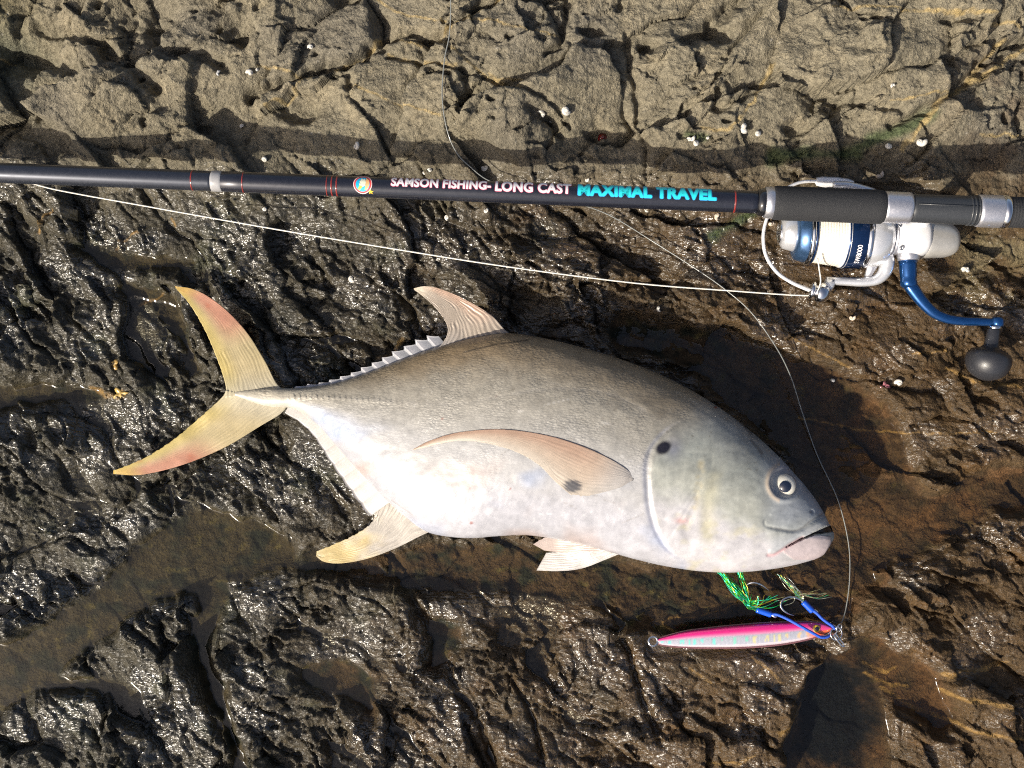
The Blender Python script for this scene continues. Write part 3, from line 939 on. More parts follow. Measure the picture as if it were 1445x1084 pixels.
# eye rim and mouth
fc = mix(fc, (.26, .27, .32), .5 * np.exp(-((de - 20) / 4) ** 2) * sstep(1125, 1100, PX + .5 * (PY - 680)))
fc = mix(fc, (.45, .33, .22), .5 * np.exp(-((de - 26) / 3) ** 2) * (PX < 1100))
fc = mix(fc, (.40, .41, .41), .6 * maxp * sstep(745, 760, PY + .3 * (PX - 1110)))
fc = mix(fc, (.25, .255, .24), .4 * maxp * sstep(755, 740, PY + .2 * (PX - 1110)))
fc = mix(fc, (.40, .405, .40), .75 * sstep(7, 3, dlip))
fc = mix(fc, (.14, .13, .12), .5 * np.exp(-(dmt / 1.6) ** 2) * sstep(1078, 1100, PX))
fc = mix(fc, (.46, .37, .36), .8 * jaw)
fc = mix(fc, (.50, .24, .24), .6 * np.exp(-(dlb / 2.4) ** 2))
fc = mix(fc, (.16, .16, .19), .8 * sstep(5, 0, dist_poly(PX, PY, [(1138, 757), (1152, 757), (1174, 760)], 20)) * jaw)
fc = np.where(gap[..., None], np.array((.035, .024, .022)), fc)
# scratches, blood flecks, scar lines
for (x0, y0, r0) in [(624, 592, 3), (663, 690, 2), (720, 690, 2), (665, 738, 4), (560, 640, 1.5), (700, 560, 1.5), (1010, 575, 3)]:
    fc = mix(fc, (.22, .05, .03), .8 * sstep(r0, r0 * .3, np.hypot(PX - x0, (PY - y0) * 1.5) + 1.2 * n2))
SC = dist_poly(PX, PY, [(655, 497), (700, 486), (745, 480)], 20)
fc = mix(fc, (.06, .05, .04), .8 * sstep(1.7, .5, SC + .6 * n2))
for pts in ([(1000, 560), (1040, 590), (1060, 612)], [(1060, 622), (1075, 640)]):
    fc = mix(fc, (.06, .055, .055), .6 * sstep(3.5, .5, dist_poly(PX, PY, pts, 20) + 1.5 * n2))
fc = mix(fc, (.24, .23, .22), .38 * sstep(2.5, .5, dlat) * np.clip(.7 + n2, 0, 1))
fc = fc * (1 + .16 * n1[..., None] + .12 * n2[..., None] + .10 * fbm(PX / 5, PY / 4, 2, 515)[..., None] * sstep(.8, .3, dep)[..., None])
# dried slime, crusty flecks, scale glints, scratches
crust = sstep(.30, .5, fbm(PX / 6, PY / 5, 3, 560)) * sstep(.0, .4, fbm(PX / 70, PY / 50, 3, 562)) * sstep(940, 880, PX) * sstep(.15, .3, dep)
fc = mix(fc, (.60, .58, .54), .5 * crust)
dk = sstep(.34, .5, fbm(PX / 9, PY / 6, 3, 566)) * sstep(.45, .2, dep)
fc = mix(fc, (.12, .10, .075), .45 * dk)
rs = np.random.default_rng(5)
for _ in range(26):
    x0 = rs.uniform(520, 900); y0 = rs.uniform(520, 740); an_ = rs.normal(.25, .5); ln = rs.uniform(8, 38)
    sd_ = dist_poly(PX, PY, [(x0, y0), (x0 + ln * math.cos(an_), y0 + ln * math.sin(an_))], 6)
    fc = mix(fc, (.20, .17, .14) if rs.random() < .5 else (.62, .60, .58), .35 * sstep(1.1, .3, sd_ + .5 * n2))
fc = fc * (1 + .0 * hd[..., None])
cool = sstep(.35, .6, dep)[..., None]
fc = fc * (1 + cool * np.array((-.03, .0, .07)))
fc = np.clip(fc, .01, .92)
scm = (.45 + .9 * sstep(-.3, .4, n1)) * np.clip(sstep(.70, .25, dep) * sstep(10, -10, gside + 0 * PX) + .18, 0, 1) * (1 - .7 * hd)

fv = np.stack([BX, BY, BZ2], -1).reshape(-1, 3)
ff = grid_faces(na, nt + nb, True)
nV = len(fv)
e0 = fv[:nt + nb].mean(0); e1 = fv[-(nt + nb):].mean(0)
fv = np.vstack([fv, e0, e1])
m = nt + nb
ff += [(nV, (k + 1) % m, k) for k in range(m)] + [(nV + 1, (na - 1) * m + k, (na - 1) * m + (k + 1) % m) for k in range(m)]
fcol = np.vstack([fc.reshape(-1, 3), fc[0].mean(0), (.03, .02, .02)])
body = mk('body', fv, [f[::-1] for f in ff], SKIN, fish, colors=fcol)
at = body.data.attributes.new('scale_mask', 'FLOAT', 'POINT')
at.data.foreach_set('value', np.r_[scm.ravel(), 0, 0].astype(np.float32))

# --- eye
ze = float(fish_z(np.array(1110.), np.array(685.)))
ec = P(1107, 684.5, ze - .0048)
def cap(center, rad, ang, n=36, m=14, axis=(0, 0, 1), bulge=1.0):
    ax = Vector(axis).normalized(); u = ax.orthogonal().normalized(); v = ax.cross(u)
    Vv = []; 
    for i in range(m + 1):
        t = ang * i / m
        for k in range(n):
            x = 2 * math.pi * k / n
            Vv.append(Vector(center) + rad * (math.sin(t) * (math.cos(x) * u + math.sin(x) * v) + bulge * math.cos(t) * ax))
    return Vv, grid_faces(m + 1, n, True)
eax = (Vector((0, 0, H)) - ec).normalized() + Vector((.0, -.06, 0))
EYEW = simple('eye_white', (.40, .39, .38), .12, 0, 1.0, .1, 400)
IRIS = simple('eye_iris', (.58, .56, .50), .2, 0, 1.0, .3, 700)
PUP = simple('eye_pupil', (.006, .010, .026), .05, 0, 1.0)
eye = mk('eye', *cap(ec, L(17, .08), 1.7, axis=eax), EYEW, fish)
iris = mk('iris', *cap(ec, L(17, .08) + .0002, 1.12, axis=eax), IRIS, eye)
mk('pupil', *cap(ec, L(17, .08) + .0006, .47, axis=eax + Vector((.06, -.09, 0))), PUP, iris)

# --- fins: a sheet between two edge curves, with raised rays and a real thickness
def fin(name, A, B, zf, colf, ns=60, nt_=46, rays=14, amp=.0003, thick=.0006, cup=0.0, parent=fish, label=None, wob=.0012):
    A = resample(smooth(A, 8), ns); B = resample(smooth(B, 8), ns)
    t = np.linspace(0, 1, nt_)
    px = A[:, None, 0] * (1 - t) + B[:, None, 0] * t
    py = A[:, None, 1] * (1 - t) + B[:, None, 1] * t
    s_ = np.linspace(0, 1, ns)[:, None] + 0 * t
    fray = pnoise(s_ * 40, t * 3 + 5, 640) * 1.6 * sstep(.75, 1, t) * sstep(.05, .3, s_)
    px = px + fray; py = py + fray * .6
    T = 0 * s_ + t
    z = zf(px, py, s_, T)
    ray = np.cos(2 * math.pi * rays * (T + .06 * pnoise(s_ * 5, T * 5, 600)) * (1 + .5 * sstep(.35, .6, s_))) * (.55 + .45 * pnoise(s_ * 7 + 3, T * 9, 601))
    z = z + amp * ray * np.clip(1.15 - s_, 0, 1) + cup * np.sin(math.pi * T) + wob * fbm(px / 45, py / 45, 2, 610)
    col = colf(px, py, s_, T, ray)
    rim = np.minimum(np.minimum(T, 1 - T) * 9, np.minimum((1 - s_) * 14, 1))
    th = thick * np.clip(rim, .12, 1)
    Vt, Vb = [], []
    k = S * (1 - z / H)
    x = (px - 722.5) * k; y = -(py - 542) * k
    top = np.stack([x, y, z], -1).reshape(-1, 3); bot = np.stack([x, y, z - th], -1).reshape(-1, 3)
    n = len(top)
    F = grid_faces(ns, nt_)
    F2 = [tuple(i + n for i in q[::-1]) for q in F]
    ring = [i * nt_ for i in range(ns)] + [(ns - 1) * nt_ + j for j in range(1, nt_)] + [i * nt_ + nt_ - 1 for i in range(ns - 2, -1, -1)] + [j for j in range(nt_ - 2, 0, -1)]
    F3 = [(ring[i], ring[(i + 1) % len(ring)], ring[(i + 1) % len(ring)] + n, ring[i] + n) for i in range(len(ring))]
    cc = np.clip(np.vstack([col.reshape(-1, 3)] * 2), .01, .95)
    o = mk(name, np.vstack([top, bot]), F + F2 + F3, FIN, parent, colors=cc)
    if label: o['label'] = label
    return o

def C3(px): return np.zeros(px.shape + (3,))
def caud_col(px, py, s_, T, ray):
    c = C3(px) + np.array((.54, .45, .26))
    n = fbm(px / 30, py / 30, 3, 620)
    c = mix(c, (.56, .27, .19), .9 * sstep(.35, .6, s_) * sstep(1.0, .8, s_) * sstep(.9, .3, T))
    c = mix(c, (.64, .43, .10), .8 * sstep(.80, .95, s_))
    c = mix(c, (.60, .48, .15), .7 * sstep(.55, .95, T))
    c = mix(c, (.52, .12, .06), .6 * sstep(.22, .5, n + .2 * ray) * sstep(.4, .6, s_) * sstep(.98, .85, s_))
    c = mix(c, (.60, .57, .48), .7 * sstep(.25, .0, s_))
    c = c * (1 + .15 * ray[..., None])
    return c
tail = fin('tail_fin', [(404, 552), (390, 541), (372, 506), (345, 465), (310, 430), (275, 409), (247, 404)], [(318, 562), (319, 548), (314, 528), (303, 498), (288, 464), (268, 430), (248, 407)],
    lambda px, py, s_, T: .030 - .006 * s_ + .006 * s_ ** 2, caud_col, rays=15, thick=.0011, label='upper lobe of the tail fin, yellow tipped and flushed pink')
fin('tail_fin', [(406, 572), (396, 584), (368, 601), (318, 631), (258, 656), (200, 670), (160, 669)], [(319, 550), (314, 560), (288, 584), (248, 618), (212, 642), (180, 657), (160, 664)],
    lambda px, py, s_, T: .0298 - .008 * s_ + .004 * s_ ** 2, caud_col, rays=15, thick=.0011, label='lower lobe of the tail fin, orange yellow with red streaks')
def dors_col(px, py, s_, T, ray):
    c = C3(px) + np.array((.48, .41, .34))
    c = mix(c, (.68, .46, .34), .7 * sstep(.55, .1, T) * sstep(.15, .4, s_))
    c = mix(c, (.74, .66, .54), sstep(.75, .97, s_))
    c = mix(c, (.42, .42, .45), .6 * sstep(.4, 1, T) * sstep(.4, .0, s_))
    return c * (1 + .26 * ray[..., None])
def zdors(px, py, s_, T): return .046 - .004 * s_
fin('dorsal_fin', [(722, 474), (712, 465), (692, 444), (655, 422), (622, 408), (600, 404), (584, 407)], [(612, 497), (626, 482), (632, 464), (622, 444), (608, 428), (594, 416), (584, 409)], zdors, dors_col, rays=12, amp=.0007, label='curved dorsal fin lobe')
def scallop(base, depth0, depth1, nteeth, side, lean, cut=.24):
    """edge of a low fin: saw-like points leaning backward."""
    b = resample(smooth(base, 8), 400)
    t = np.gradient(b, axis=0); t /= np.linalg.norm(t, axis=1)[:, None]
    nrm = np.stack([-t[:, 1], t[:, 0]], 1) * side
    f = np.linspace(0, 1, 400)
    tooth = (f * nteeth) % 1
    if cut < .2: tooth = np.abs(np.sin(math.pi * f * nteeth)) ** .7
    else: tooth = np.where(tooth < .8, (tooth / .8) ** 1.6, (1 - tooth) / .2) * (.85 + .15 * np.sin(np.floor(f * nteeth) * 2.4))
    d = (depth0 + (depth1 - depth0) * f) * (1 - cut + cut * tooth)
    return b, b + nrm * d[:, None] + t * (lean * d)[:, None]
def strip(name, base, edge, zb, z1, colf, nteeth, amp=.0012, label=None):
    n = len(base); mt = 9
    t = np.linspace(0, 1, mt)
    px = base[:, None, 0] * (1 - t) + edge[:, None, 0] * t
    py = base[:, None, 1] * (1 - t) + edge[:, None, 1] * t
    f = np.linspace(0, 1, n)[:, None] + 0 * t
    T = 0 * f + t
    saw = (f * nteeth) % 1
    wv_ = np.where(saw < .78, saw / .78, (1 - saw) / .22)
    z = zb(f) * (1 - T) + z1(f) * T + amp * (wv_ - .5) * 2 * np.clip(T * 2, 0, 1)
    col = colf(f, T, saw)
    k = S * (1 - z / H); x = (px - 722.5) * k; y = -(py - 542) * k
    top = np.stack([x, y, z], -1).reshape(-1, 3); bot = top - np.array((0, 0, .0008))
    N = len(top); F = grid_faces(n, mt); F2 = [tuple(i + N for i in q[::-1]) for q in F]
    ring = [i * mt + mt - 1 for i in range(n)]
    F3 = [(ring[i], ring[i + 1], ring[i + 1] + N, ring[i] + N) for i in range(n - 1)]
    o = mk(name, np.vstack([top, bot]), F + F2 + F3, FIN, fish, colors=np.clip(np.vstack([col.reshape(-1, 3)] * 2), .01, .95))
    if label: o['label'] = label
b1, e1_ = scallop([(636, 494), (592, 506), (547, 524), (502, 540), (462, 549), (418, 552)], 31, 7, 13, 1, .5)
if e1_[50, 1] > b1[50, 1]: b1, e1_ = scallop([(636, 494), (592, 506), (547, 524), (502, 540), (462, 549), (418, 552)], 31, 7, 13, -1, .5)
def low_col(f, T, saw):
    c = np.zeros(f.shape + (3,)) + np.array((.40, .41, .45))
    c = mix(c, (.50, .50, .54), sstep(.2, .7, saw) * sstep(1, .8, saw))
    return mix(c, (.30, .30, .32), .35 * sstep(.3, .05, saw) * (1 - .4 * T))
strip('soft_dorsal_fin', b1, e1_, lambda f: .043 - .012 * f, lambda f: .040 - .011 * f, low_col, 13, .0005, label='low grey saw-edged fin running back to the tail')

def anal_col(px, py, s_, T, ray):
    c = C3(px) + np.array((.56, .52, .47))
    n = fbm(px / 25, py / 16, 3, 630)
    c = mix(c, (.62, .48, .18), .8 * sstep(.35, .8, s_ + .25 * n))
    c = mix(c, (.76, .66, .42), .6 * sstep(.9, 1, s_))
    return c * (1 + .07 * ray[..., None])
fin('anal_fin', [(612, 748), (590, 758), (560, 773), (520, 788), (482, 795), (458, 793), (446, 785)], [(520, 672), (536, 690), (531, 718), (524, 738), (500, 755), (472, 768), (447, 778)],
    lambda px, py, s_, T: .034 - .014 * s_, anal_col, rays=12, amp=.0008, label='broad yellowish anal fin lobe')
b2, e2_ = scallop([(556, 704), (520, 668), (490, 636), (460, 602), (432, 582), (408, 572)], 43, 13, 9, 1, .15, .05)
if e2_[50, 0] > b2[50, 0]: b2, e2_ = scallop([(556, 704), (520, 668), (490, 636), (460, 602), (432, 582), (408, 572)], 43, 13, 9, -1, .15, .05)
def low_col2(f, T, saw):
    c = np.zeros(f.shape + (3,)) + np.array((.47, .45, .44))
    c = c * (1 + .07 * np.cos(2 * math.pi * 46 * f + 3 * T)[..., None] * T[..., None])
    return mix(c, (.52, .50, .50), .5 * sstep(.4, 1, T))
strip('soft_anal_fin', b2, e2_, lambda f: .042 - .010 * f, lambda f: .028 - .003 * f, low_col2, 9, .0, label='low white scalloped fin behind the belly')

def pelv_col(px, py, s_, T, ray):
    c = C3(px) + np.array((.50, .48, .47))
    return c * (1 + .05 * ray[..., None])
def pelv2_col(px, py, s_, T, ray):
    c = C3(px) + np.array((.50, .42, .39))
    return c * (1 + .05 * ray[..., None])
fin('pelvic_fin', [(878, 780), (854, 790), (822, 802), (790, 806), (757, 805)], [(874, 770), (842, 774), (810, 776), (786, 779), (771, 780)], lambda px, py, s_, T: .041 - .026 * s_ ** .8 + .003 * T, pelv_col, rays=6, label='lower white pelvic fin')
fin('pelvic_fin', [(876, 776), (840, 778), (808, 780), (785, 779), (768, 777)], [(872, 766), (838, 764), (805, 759), (775, 757), (752, 768)], lambda px, py, s_, T: .045 - .024 * s_ ** .8 + .004 * T, pelv2_col, rays=6, label='upper pinkish pelvic fin')

def pec_z(px, py, s_, T): return fish_z(px, py) + .0006 + .0010 * np.sin(math.pi * np.clip(T, 0, 1)) * (1 - .6 * s_) - .0016 * sstep(.06, .0, s_) - .0012 * sstep(.75, 1, T) * sstep(.5, .1, s_)
def pec_col(px, py, s_, T, ray):
    c = C3(px) + np.array((.56, .45, .36))
    c = mix(c, (.50, .32, .23), .7 * sstep(.5, .1, T) * sstep(.1, .3, s_))
    c = mix(c, (.50, .45, .39), .85 * sstep(.4, .9, T))
    c = mix(c, (.47, .45, .44), .9 * sstep(.2, .02, s_ - .08 * T))
    sp = sstep(1.15, .7, np.hypot((px - 808) / 13, (py - 686) / 9.5) + .25 * ray)
    c = mix(c, (.05, .055, .075), .9 * sp)
    return c * (1 + .12 * ray[..., None])
fin('pectoral_fin', [(896, 674), (884, 662), (856, 645), (815, 627), (765, 613), (707, 606), (649, 610), (607, 622), (583, 634)],
    [(892, 680), (876, 690), (848, 701), (815, 703), (786, 682), (756, 653), (712, 632), (650, 622), (584, 635)], pec_z, pec_col, ns=80, rays=15, amp=.00015, thick=.0003, wob=.0002, label='long sickle pectoral fin with dark spot at its base')

# ------------------------------------------------------------------ fishing rod
ROD_L = 244.0; ROD_K = 0.0388
def rod_z(x): return .062 + (.092 - .062) * np.clip((x + 400) / 1700.0, -1, 1.4)
def rod_c(x): return P(x, ROD_L + ROD_K * x, rod_z(x))
BLANK = simple('rod_blank_gloss', (.014, .016, .026), .34, .3, .7, .15, 300)
REDT = simple('red_thread', (.20, .02, .016), .3, 0, .8, .2, 900)
FOAM = simple('foam_grip', (.016, .017, .020), .8, 0, 0, .25, 500, .0005, 1500)
SEAT = simple('reel_seat_graphite', (.028, .031, .036), .42, 0, .1, .15, 700)
ALU = simple('satin_aluminium', (.60, .60, .64), .36, .85, 0, .06, 600)
SILV = simple('silver_paint', (.66, .67, .70), .25, .55, .5, .06, 500)
CHROME = simple('bright_metal', (.75, .75, .76), .13, 1.0, 0, .06, 600)
GREYR = simple('grey_resin', (.30, .30, .31), .3, 0, .6, .1, 600)
WHITEINK = simple('white_ink', (.80, .77, .79), .45, 0, .2, .05, 800)
PINKINK = simple('pink_ink', (.50, .08, .16), .45, 0, .2, .1, 800)
CYANINK = simple('cyan_ink', (.02, .62, .68), .45, 0, .2, .08, 800)
BLUEINK = simple('blue_ink', (.03, .25, .60), .45, 0, .2, .08, 800)
BLACKP = simple('black_gloss', (.010, .010, .012), .15, 0, 1.0, .1, 500)

rod = empty('fishing_rod', rod_c(600) - Vector((0, 0, .03)), 'glossy black travel fishing rod with foam grip lying across the rock', 'fishing rod')
def rod_part(name, prof, mat, parent=rod, n=48):
    """prof: (photograph x, radius px)."""
    V, F = [], []
    d = (rod_c(1400) - rod_c(0)).normalized()
    u = Vector((0, 0, 1)); u = (u - d * u.dot(d)).normalized(); w = d.cross(u)
    for x, r in prof:
        c0 = rod_c(x); rr = L(r, c0.z)
        for k in range(n):
            a = 2 * math.pi * k / n
            V.append(c0 + rr * (math.cos(a) * w + math.sin(a) * u))
    F = grid_faces(len(prof), n, True)
    m = (len(prof) - 1) * n
    V += [rod_c(prof[0][0]), rod_c(prof[-1][0])]
    F += [(len(V) - 2, (k + 1) % n, k) for k in range(n)] + [(len(V) - 1, m + k, m + (k + 1) % n) for k in range(n)]
    return mk(name, V, F, mat, parent)
BLANK2 = simple('rod_blank_sheen', (.035, .040, .055), .36, .5, .5, .12, 300)  # grey sky sheen of the left section put into a lighter base colour
rod_part('blank', [(-900, 11.5), (-400, 13), (0, 14.2), (296, 14.2), (302, 13.8)], BLANK2)
rod_part('ferrule', [(299, 13.6), (300, 14.6), (303, 14.9), (311, 14.9), (315, 14.2), (316, 13.0)], GREYR)
rod_part('blank', [(312, 13.0), (314, 14.4), (340, 14.8), (480, 14.6), (800, 15.4), (1060, 15.9), (1074, 15.9)], BLANK, )
for x, w_ in ((273, 1.0), (345, .9), (463, .8), (470, 1.1), (477, 1.1), (1036, 1.3)):
    r = float(np.interp(x, [0, 300, 340, 480, 800, 1060], [14.2, 14.2, 14.8, 14.6, 15.4, 15.9]))
    rod_part('trim_ring', [(x - w_, r), (x - w_ * .6, r + .35), (x + w_ * .6, r + .35), (x + w_, r)], REDT)
rod_part('winding_check', [(1068, 15.5), (1069, 18), (1078, 20.5), (1080, 19)], BLACKP)
rod_part('winding_check', [(1078, 19), (1079, 22), (1090, 22.6), (1092, 21)], ALU)
rod_part('foregrip', [(1088, 18), (1089, 22.2), (1094, 24.0), (1110, 24.2), (1170, 23.8), (1235, 24.2), (1244, 23.6), (1248, 21), (1249, 18)], FOAM)
rod_part('hood', [(1246, 19), (1247, 21.9), (1250, 22.4), (1280, 22.2), (1284, 21.6), (1285, 18)], ALU)
seat = rod_part('reel_seat', [(1282, 18), (1283, 19.6), (1290, 20.2), (1370, 20.6), (1380, 20.6)], SEAT)
for x in (1367, 1372, 1377):
    rod_part('thread_ring', [(x - 1.8, 20.4), (x - 1, 21.6), (x + .6, 21.6), (x + 1.4, 20.4)], SEAT)
rod_part('locking_nut', [(1378, 19), (1379, 22.6), (1383, 23.0), (1410, 23.0), (1413, 22.6)], ALU)
rod_part('locking_nut_rim', [(1411, 20), (1412, 23.4), (1418, 23.6), (1421, 22.8), (1422, 19)], CHROME)
gp = []
for i in range(1420, 1500, 4): gp += [(i, 21.6), (i + 1, 21.9), (i + 3, 21.9), (i + 3.5, 21.6)]
rod_part('rear_grip', gp + [(1502, 23), (1520, 24.5), (1800, 24.5), (1812, 22), (1814, 10)], FOAM)
# raised spine on the reel seat
V_, F_ = tube([rod_c(x) + Vector((0, L(3, .09), L(20.3, .09))) for x in (1290, 1330, 1377)], L(1.0, .09), 8)
mk('spine', V_, F_, SEAT, seat)

def text_mesh(body, bold):
    cu = bpy.data.curves.new('txt', 'FONT')
    cu.body = body; cu.size = 1.0; cu.offset = bold; cu.resolution_u = 4
    cu.space_character = 1.06
    ob = bpy.data.objects.new('txt', cu); COL.objects.link(ob)
    bpy.context.view_layer.update()
    dg = bpy.context.evaluated_depsgraph_get()
    me = bpy.data.meshes.new_from_object(ob.evaluated_get(dg))
    bpy.data.objects.remove(ob)
    bm = bmesh.new(); bm.from_mesh(me)
    ys = [v.co.y for v in bm.verts]; xs_ = [v.co.x for v in bm.verts]
    for k in range(1, 10):
        y = min(ys) + (max(ys) - min(ys)) * k / 10
        bmesh.ops.bisect_plane(bm, geom=bm.verts[:] + bm.edges[:] + bm.faces[:], plane_co=(0, y, 0), plane_no=(0, 1, 0))
    if body.startswith('SW'):
        for k in range(1, 40):
            x = min(xs_) + (max(xs_) - min(xs_)) * k / 40
            bmesh.ops.bisect_plane(bm, geom=bm.verts[:] + bm.edges[:] + bm.faces[:], plane_co=(x, 0, 0), plane_no=(1, 0, 0))
    bm.verts.index_update()
    V = np.array([v.co[:] for v in bm.verts]); F = [[v.index for v in f.verts] for f in bm.faces]
    bm.free(); bpy.data.meshes.remove(me)
    return V, F, (min(xs_), max(xs_), min(ys), max(ys))

def rod_text(body, x0, x1, yc, hpx, mat, rim, bold):
    """bold print wrapped on the blank: slightly shifted layers of each letter over a coloured rim."""
    V, F, (a, b_, c0, d0) = text_mesh(body, .012)
    d = (rod_c(1400) - rod_c(0)).normalized(); u = Vector((0, 0, 1)); u = (u - d * u.dot(d)).normalized(); w = d.cross(u)
    if w.y < 0: w = -w
    sx = (x1 - x0) / (b_ - a); sy = hpx / (d0 - c0)
    xm = (a + b_) / 2; ym = (c0 + d0) / 2
    for nm, mt, sh, lift in (('lettering_outline', rim, bold + .75, .12), ('lettering', mat, bold, .40)):
        out, FF = [], []
        for k in range(9):
            dx, dy = (0, 0) if k == 8 else (sh * math.cos(k * math.pi / 4), sh * .9 * math.sin(k * math.pi / 4))
            o = len(out)
            for v in V:
                x = (x0 + x1) / 2 + (v[0] - xm) * sx + dx
                yo = yc + (v[1] - ym) * sy + dy
                r = float(np.interp(x, [340, 480, 800, 1060], [14.8, 14.6, 15.4, 15.9])) + lift + .025 * k
                ang = math.asin(max(-.98, min(.98, yo / r)))
                c = rod_c(x); rr = L(r, c.z)
                out.append(c + rr * (math.sin(ang) * w + math.cos(ang) * u))
            FF += [[i + o for i in f] for f in F]
        mk(nm, out, FF, mt, rod, smoothed=False)
rod_text('SAMSON FISHING-', 554, 693, 7.0, 12.5, WHITEINK, PINKINK, .55)
rod_text('LONG CAST', 700, 805, 6.6, 14.5, WHITEINK, PINKINK, .65)
rod_text('MAXIMAL TRAVEL', 816, 1008, 6.2, 16.0, CYANINK, BLUEINK, .95)

# round badge on the blank: red rim, blue sea, yellow-white fish, orange beach, small star
def rod_patch(name, outline, mat, lift, parent):
    """flat print wrapped on the blank; outline in (x px, px above centre line)."""
    bm = bmesh.new()
    vs = [bm.verts.new((p[0], p[1], 0)) for p in outline]
    bm.faces.new(vs)
    bmesh.ops.triangulate(bm, faces=bm.faces[:])
    for k in range(-14, 15, 2):
        bmesh.ops.bisect_plane(bm, geom=bm.verts[:] + bm.edges[:] + bm.faces[:], plane_co=(0, k + .01, 0), plane_no=(0, 1, 0))
    bm.verts.index_update()
    d = (rod_c(1400) - rod_c(0)).normalized(); u = Vector((0, 0, 1)); u = (u - d * u.dot(d)).normalized(); w = d.cross(u)
    if w.y < 0: w = -w
    out = []
    for v in bm.verts:
        r = 14.65 + lift
        ang = math.asin(max(-.995, min(.995, v.co.y / r))); c = rod_c(v.co.x); rr = L(r, c.z)
        out.append(c + rr * (math.sin(ang) * w + math.cos(ang) * u))
    F = [[v.index for v in f.verts] for f in bm.faces]
    bm.free()
    return mk(name, out, F, mat, parent, smoothed=False)
def ell(cx, cy, rx, ry, n=40): return [(cx + rx * math.cos(2 * math.pi * k / n), cy + ry * math.sin(2 * math.pi * k / n)) for k in range(n)]
BC = [(x, y) for x, y in ell(514, 1.5, 13.2, 13)]
badge = rod_patch('badge', BC, simple('badge_pink', (.80, .55, .55), .45, 0, .2), .15, rod)
rod_patch('badge_ring', ell(514, 1.5, 12.2, 12), simple('badge_red', (.62, .06, .06), .45, 0, .2), .25, badge)
rod_patch('badge_field', ell(514, 1.5, 9.8, 10.2), simple('badge_blue', (.01, .42, .72), .45, 0, .2), .35, badge)
rod_patch('badge_sand', [(517, -6.5), (520, -6), (522.5, -2), (523.4, 3), (522, 8), (518.5, 10.5), (517, 6), (518, 0)], simple('badge_sand', (.72, .42, .18), .45, 0, .2), .45, badge)
rod_patch('badge_shape', [(508, -6), (510, -7), (514, -2.5), (517, -1), (518.5, 4), (516.5, 9.5), (514, 8), (512, 10.5), (511, 6), (509.5, 5), (512, 1), (509, -2)], simple('badge_pale', (.66, .68, .52), .45, 0, .2), .55, badge)
rod_patch('badge_leaf', [(507.5, -5.5), (509, -7), (514, -3), (512, -.5), (509, -2)], simple('badge_green', (.42, .52, .06), .45, 0, .2), .6, badge)
st = []
for k in range(10):
    r_ = 4.2 if k % 2 == 0 else 1.8
    st.append((525.5 + r_ * math.cos(math.pi / 2 + k * math.pi / 5), -8.6 + r_ * .8 * math.sin(math.pi / 2 + k * math.pi / 5)))
rod_patch('badge_star', st, simple('badge_yellow', (.78, .52, .02), .45, 0, .2), .7, badge)

# ------------------------------------------------------------------ spinning reel
RZ = .042
def RP(x, y, z=RZ): return P(x, y, z)
AX = RP(1100, 328); AXD = (RP(1250, 333) - AX).normalized()
def rt(x): return (RP(x, 330).x - AX.x)
def rl(px): return L(px, RZ)
BLUE = simple('blue_anodised', (.012, .075, .24), .2, .75, .5, .1, 500)
NAVY = simple('navy_anodised', (.008, .030, .10), .22, .6, .6, .1, 500)
LINEM = simple('wound_line', (.74, .70, .61), .55, 0, .1, .08, 1800, .0004, 2600)
WHITEP = simple('white_reel_body', (.72, .72, .74), .28, .15, .5, .05, 500)
RUB = simple('rubber_knob', (.022, .023, .028), .36, 0, .1, .2, 700, .0001, 2000)
BRNG = simple('rear_cover_shaded', (.40, .39, .37), .35, .3, .4, .15, 300)  # silver-white cover toned down to brown-grey, its shade put into the colour
reel = empty('fishing_reel', RP(1230, 335, .004), 'silver and navy spinning reel with cream line hanging under the rod', 'fishing reel')
def rpart(name, prof, mat, parent=reel, n=64):
    return mk(name, *lathe(AX, AXD, [(rt(x), rl(r)) for x, r in prof], n), mat, parent)
spool = rpart('spool', [(1141, 36), (1142, 43), (1144, 44), (1146, 42), (1147, 38)], NAVY)
rpart('drag_knob', [(1101, 2), (1101.2, 15), (1102, 18), (1105, 23), (1122, 27), (1124, 26)], SILV, spool)
V_, F_ = lathe(AX + AXD * rt(1101), -AXD, [(0, rl(15)), (.0012, rl(14.6)), (.0014, rl(13)), (.0005, rl(12)), (.0005, rl(4)), (.003, rl(3.4)), (.0032, .0001)], 40)
mk('knob_cap', V_, F_, CHROME, spool)
rpart('spool_front', [(1119, 25), (1120, 33), (1123, 38), (1134, 41), (1137, 41.5)], simple('steel_blue', (.08, .17, .34), .25, .8, .4, .1, 500), spool)
rpart('spool_rim', [(1135, 36), (1136, 43), (1138, 45.5), (1141, 45), (1142, 38)], CHROME, spool)
wl = []
for i in range(0, 41):
    x = 1145 + i * (1185 - 1145) / 40
    wl.append((x, 40.0 + 5.2 * (i / 40) ** .8 + .35 * math.sin(i * 1.7)))
rpart('wound_line', [(1145, 30)] + wl + [(1186, 30)], LINEM, spool)
rpart('spool_lip', [(1184, 38), (1185, 46.6), (1187, 47), (1188, 46)], WHITEP, spool)
rpart('spool_skirt', [(1186, 44), (1187, 46.8), (1189, 47.2), (1213, 47.8), (1215, 46)], NAVY, spool)
for x in (1213,):
    rpart('skirt_band', [(x, 45), (x + .5, 48.2), (x + 5, 48.6), (x + 7, 48), (x + 8, 45)], CHROME, spool)
rotor = rpart('rotor', [(1218, 38), (1219, 45), (1222, 46), (1232, 46), (1246, 42), (1254, 33), (1256, 20)], SILV)
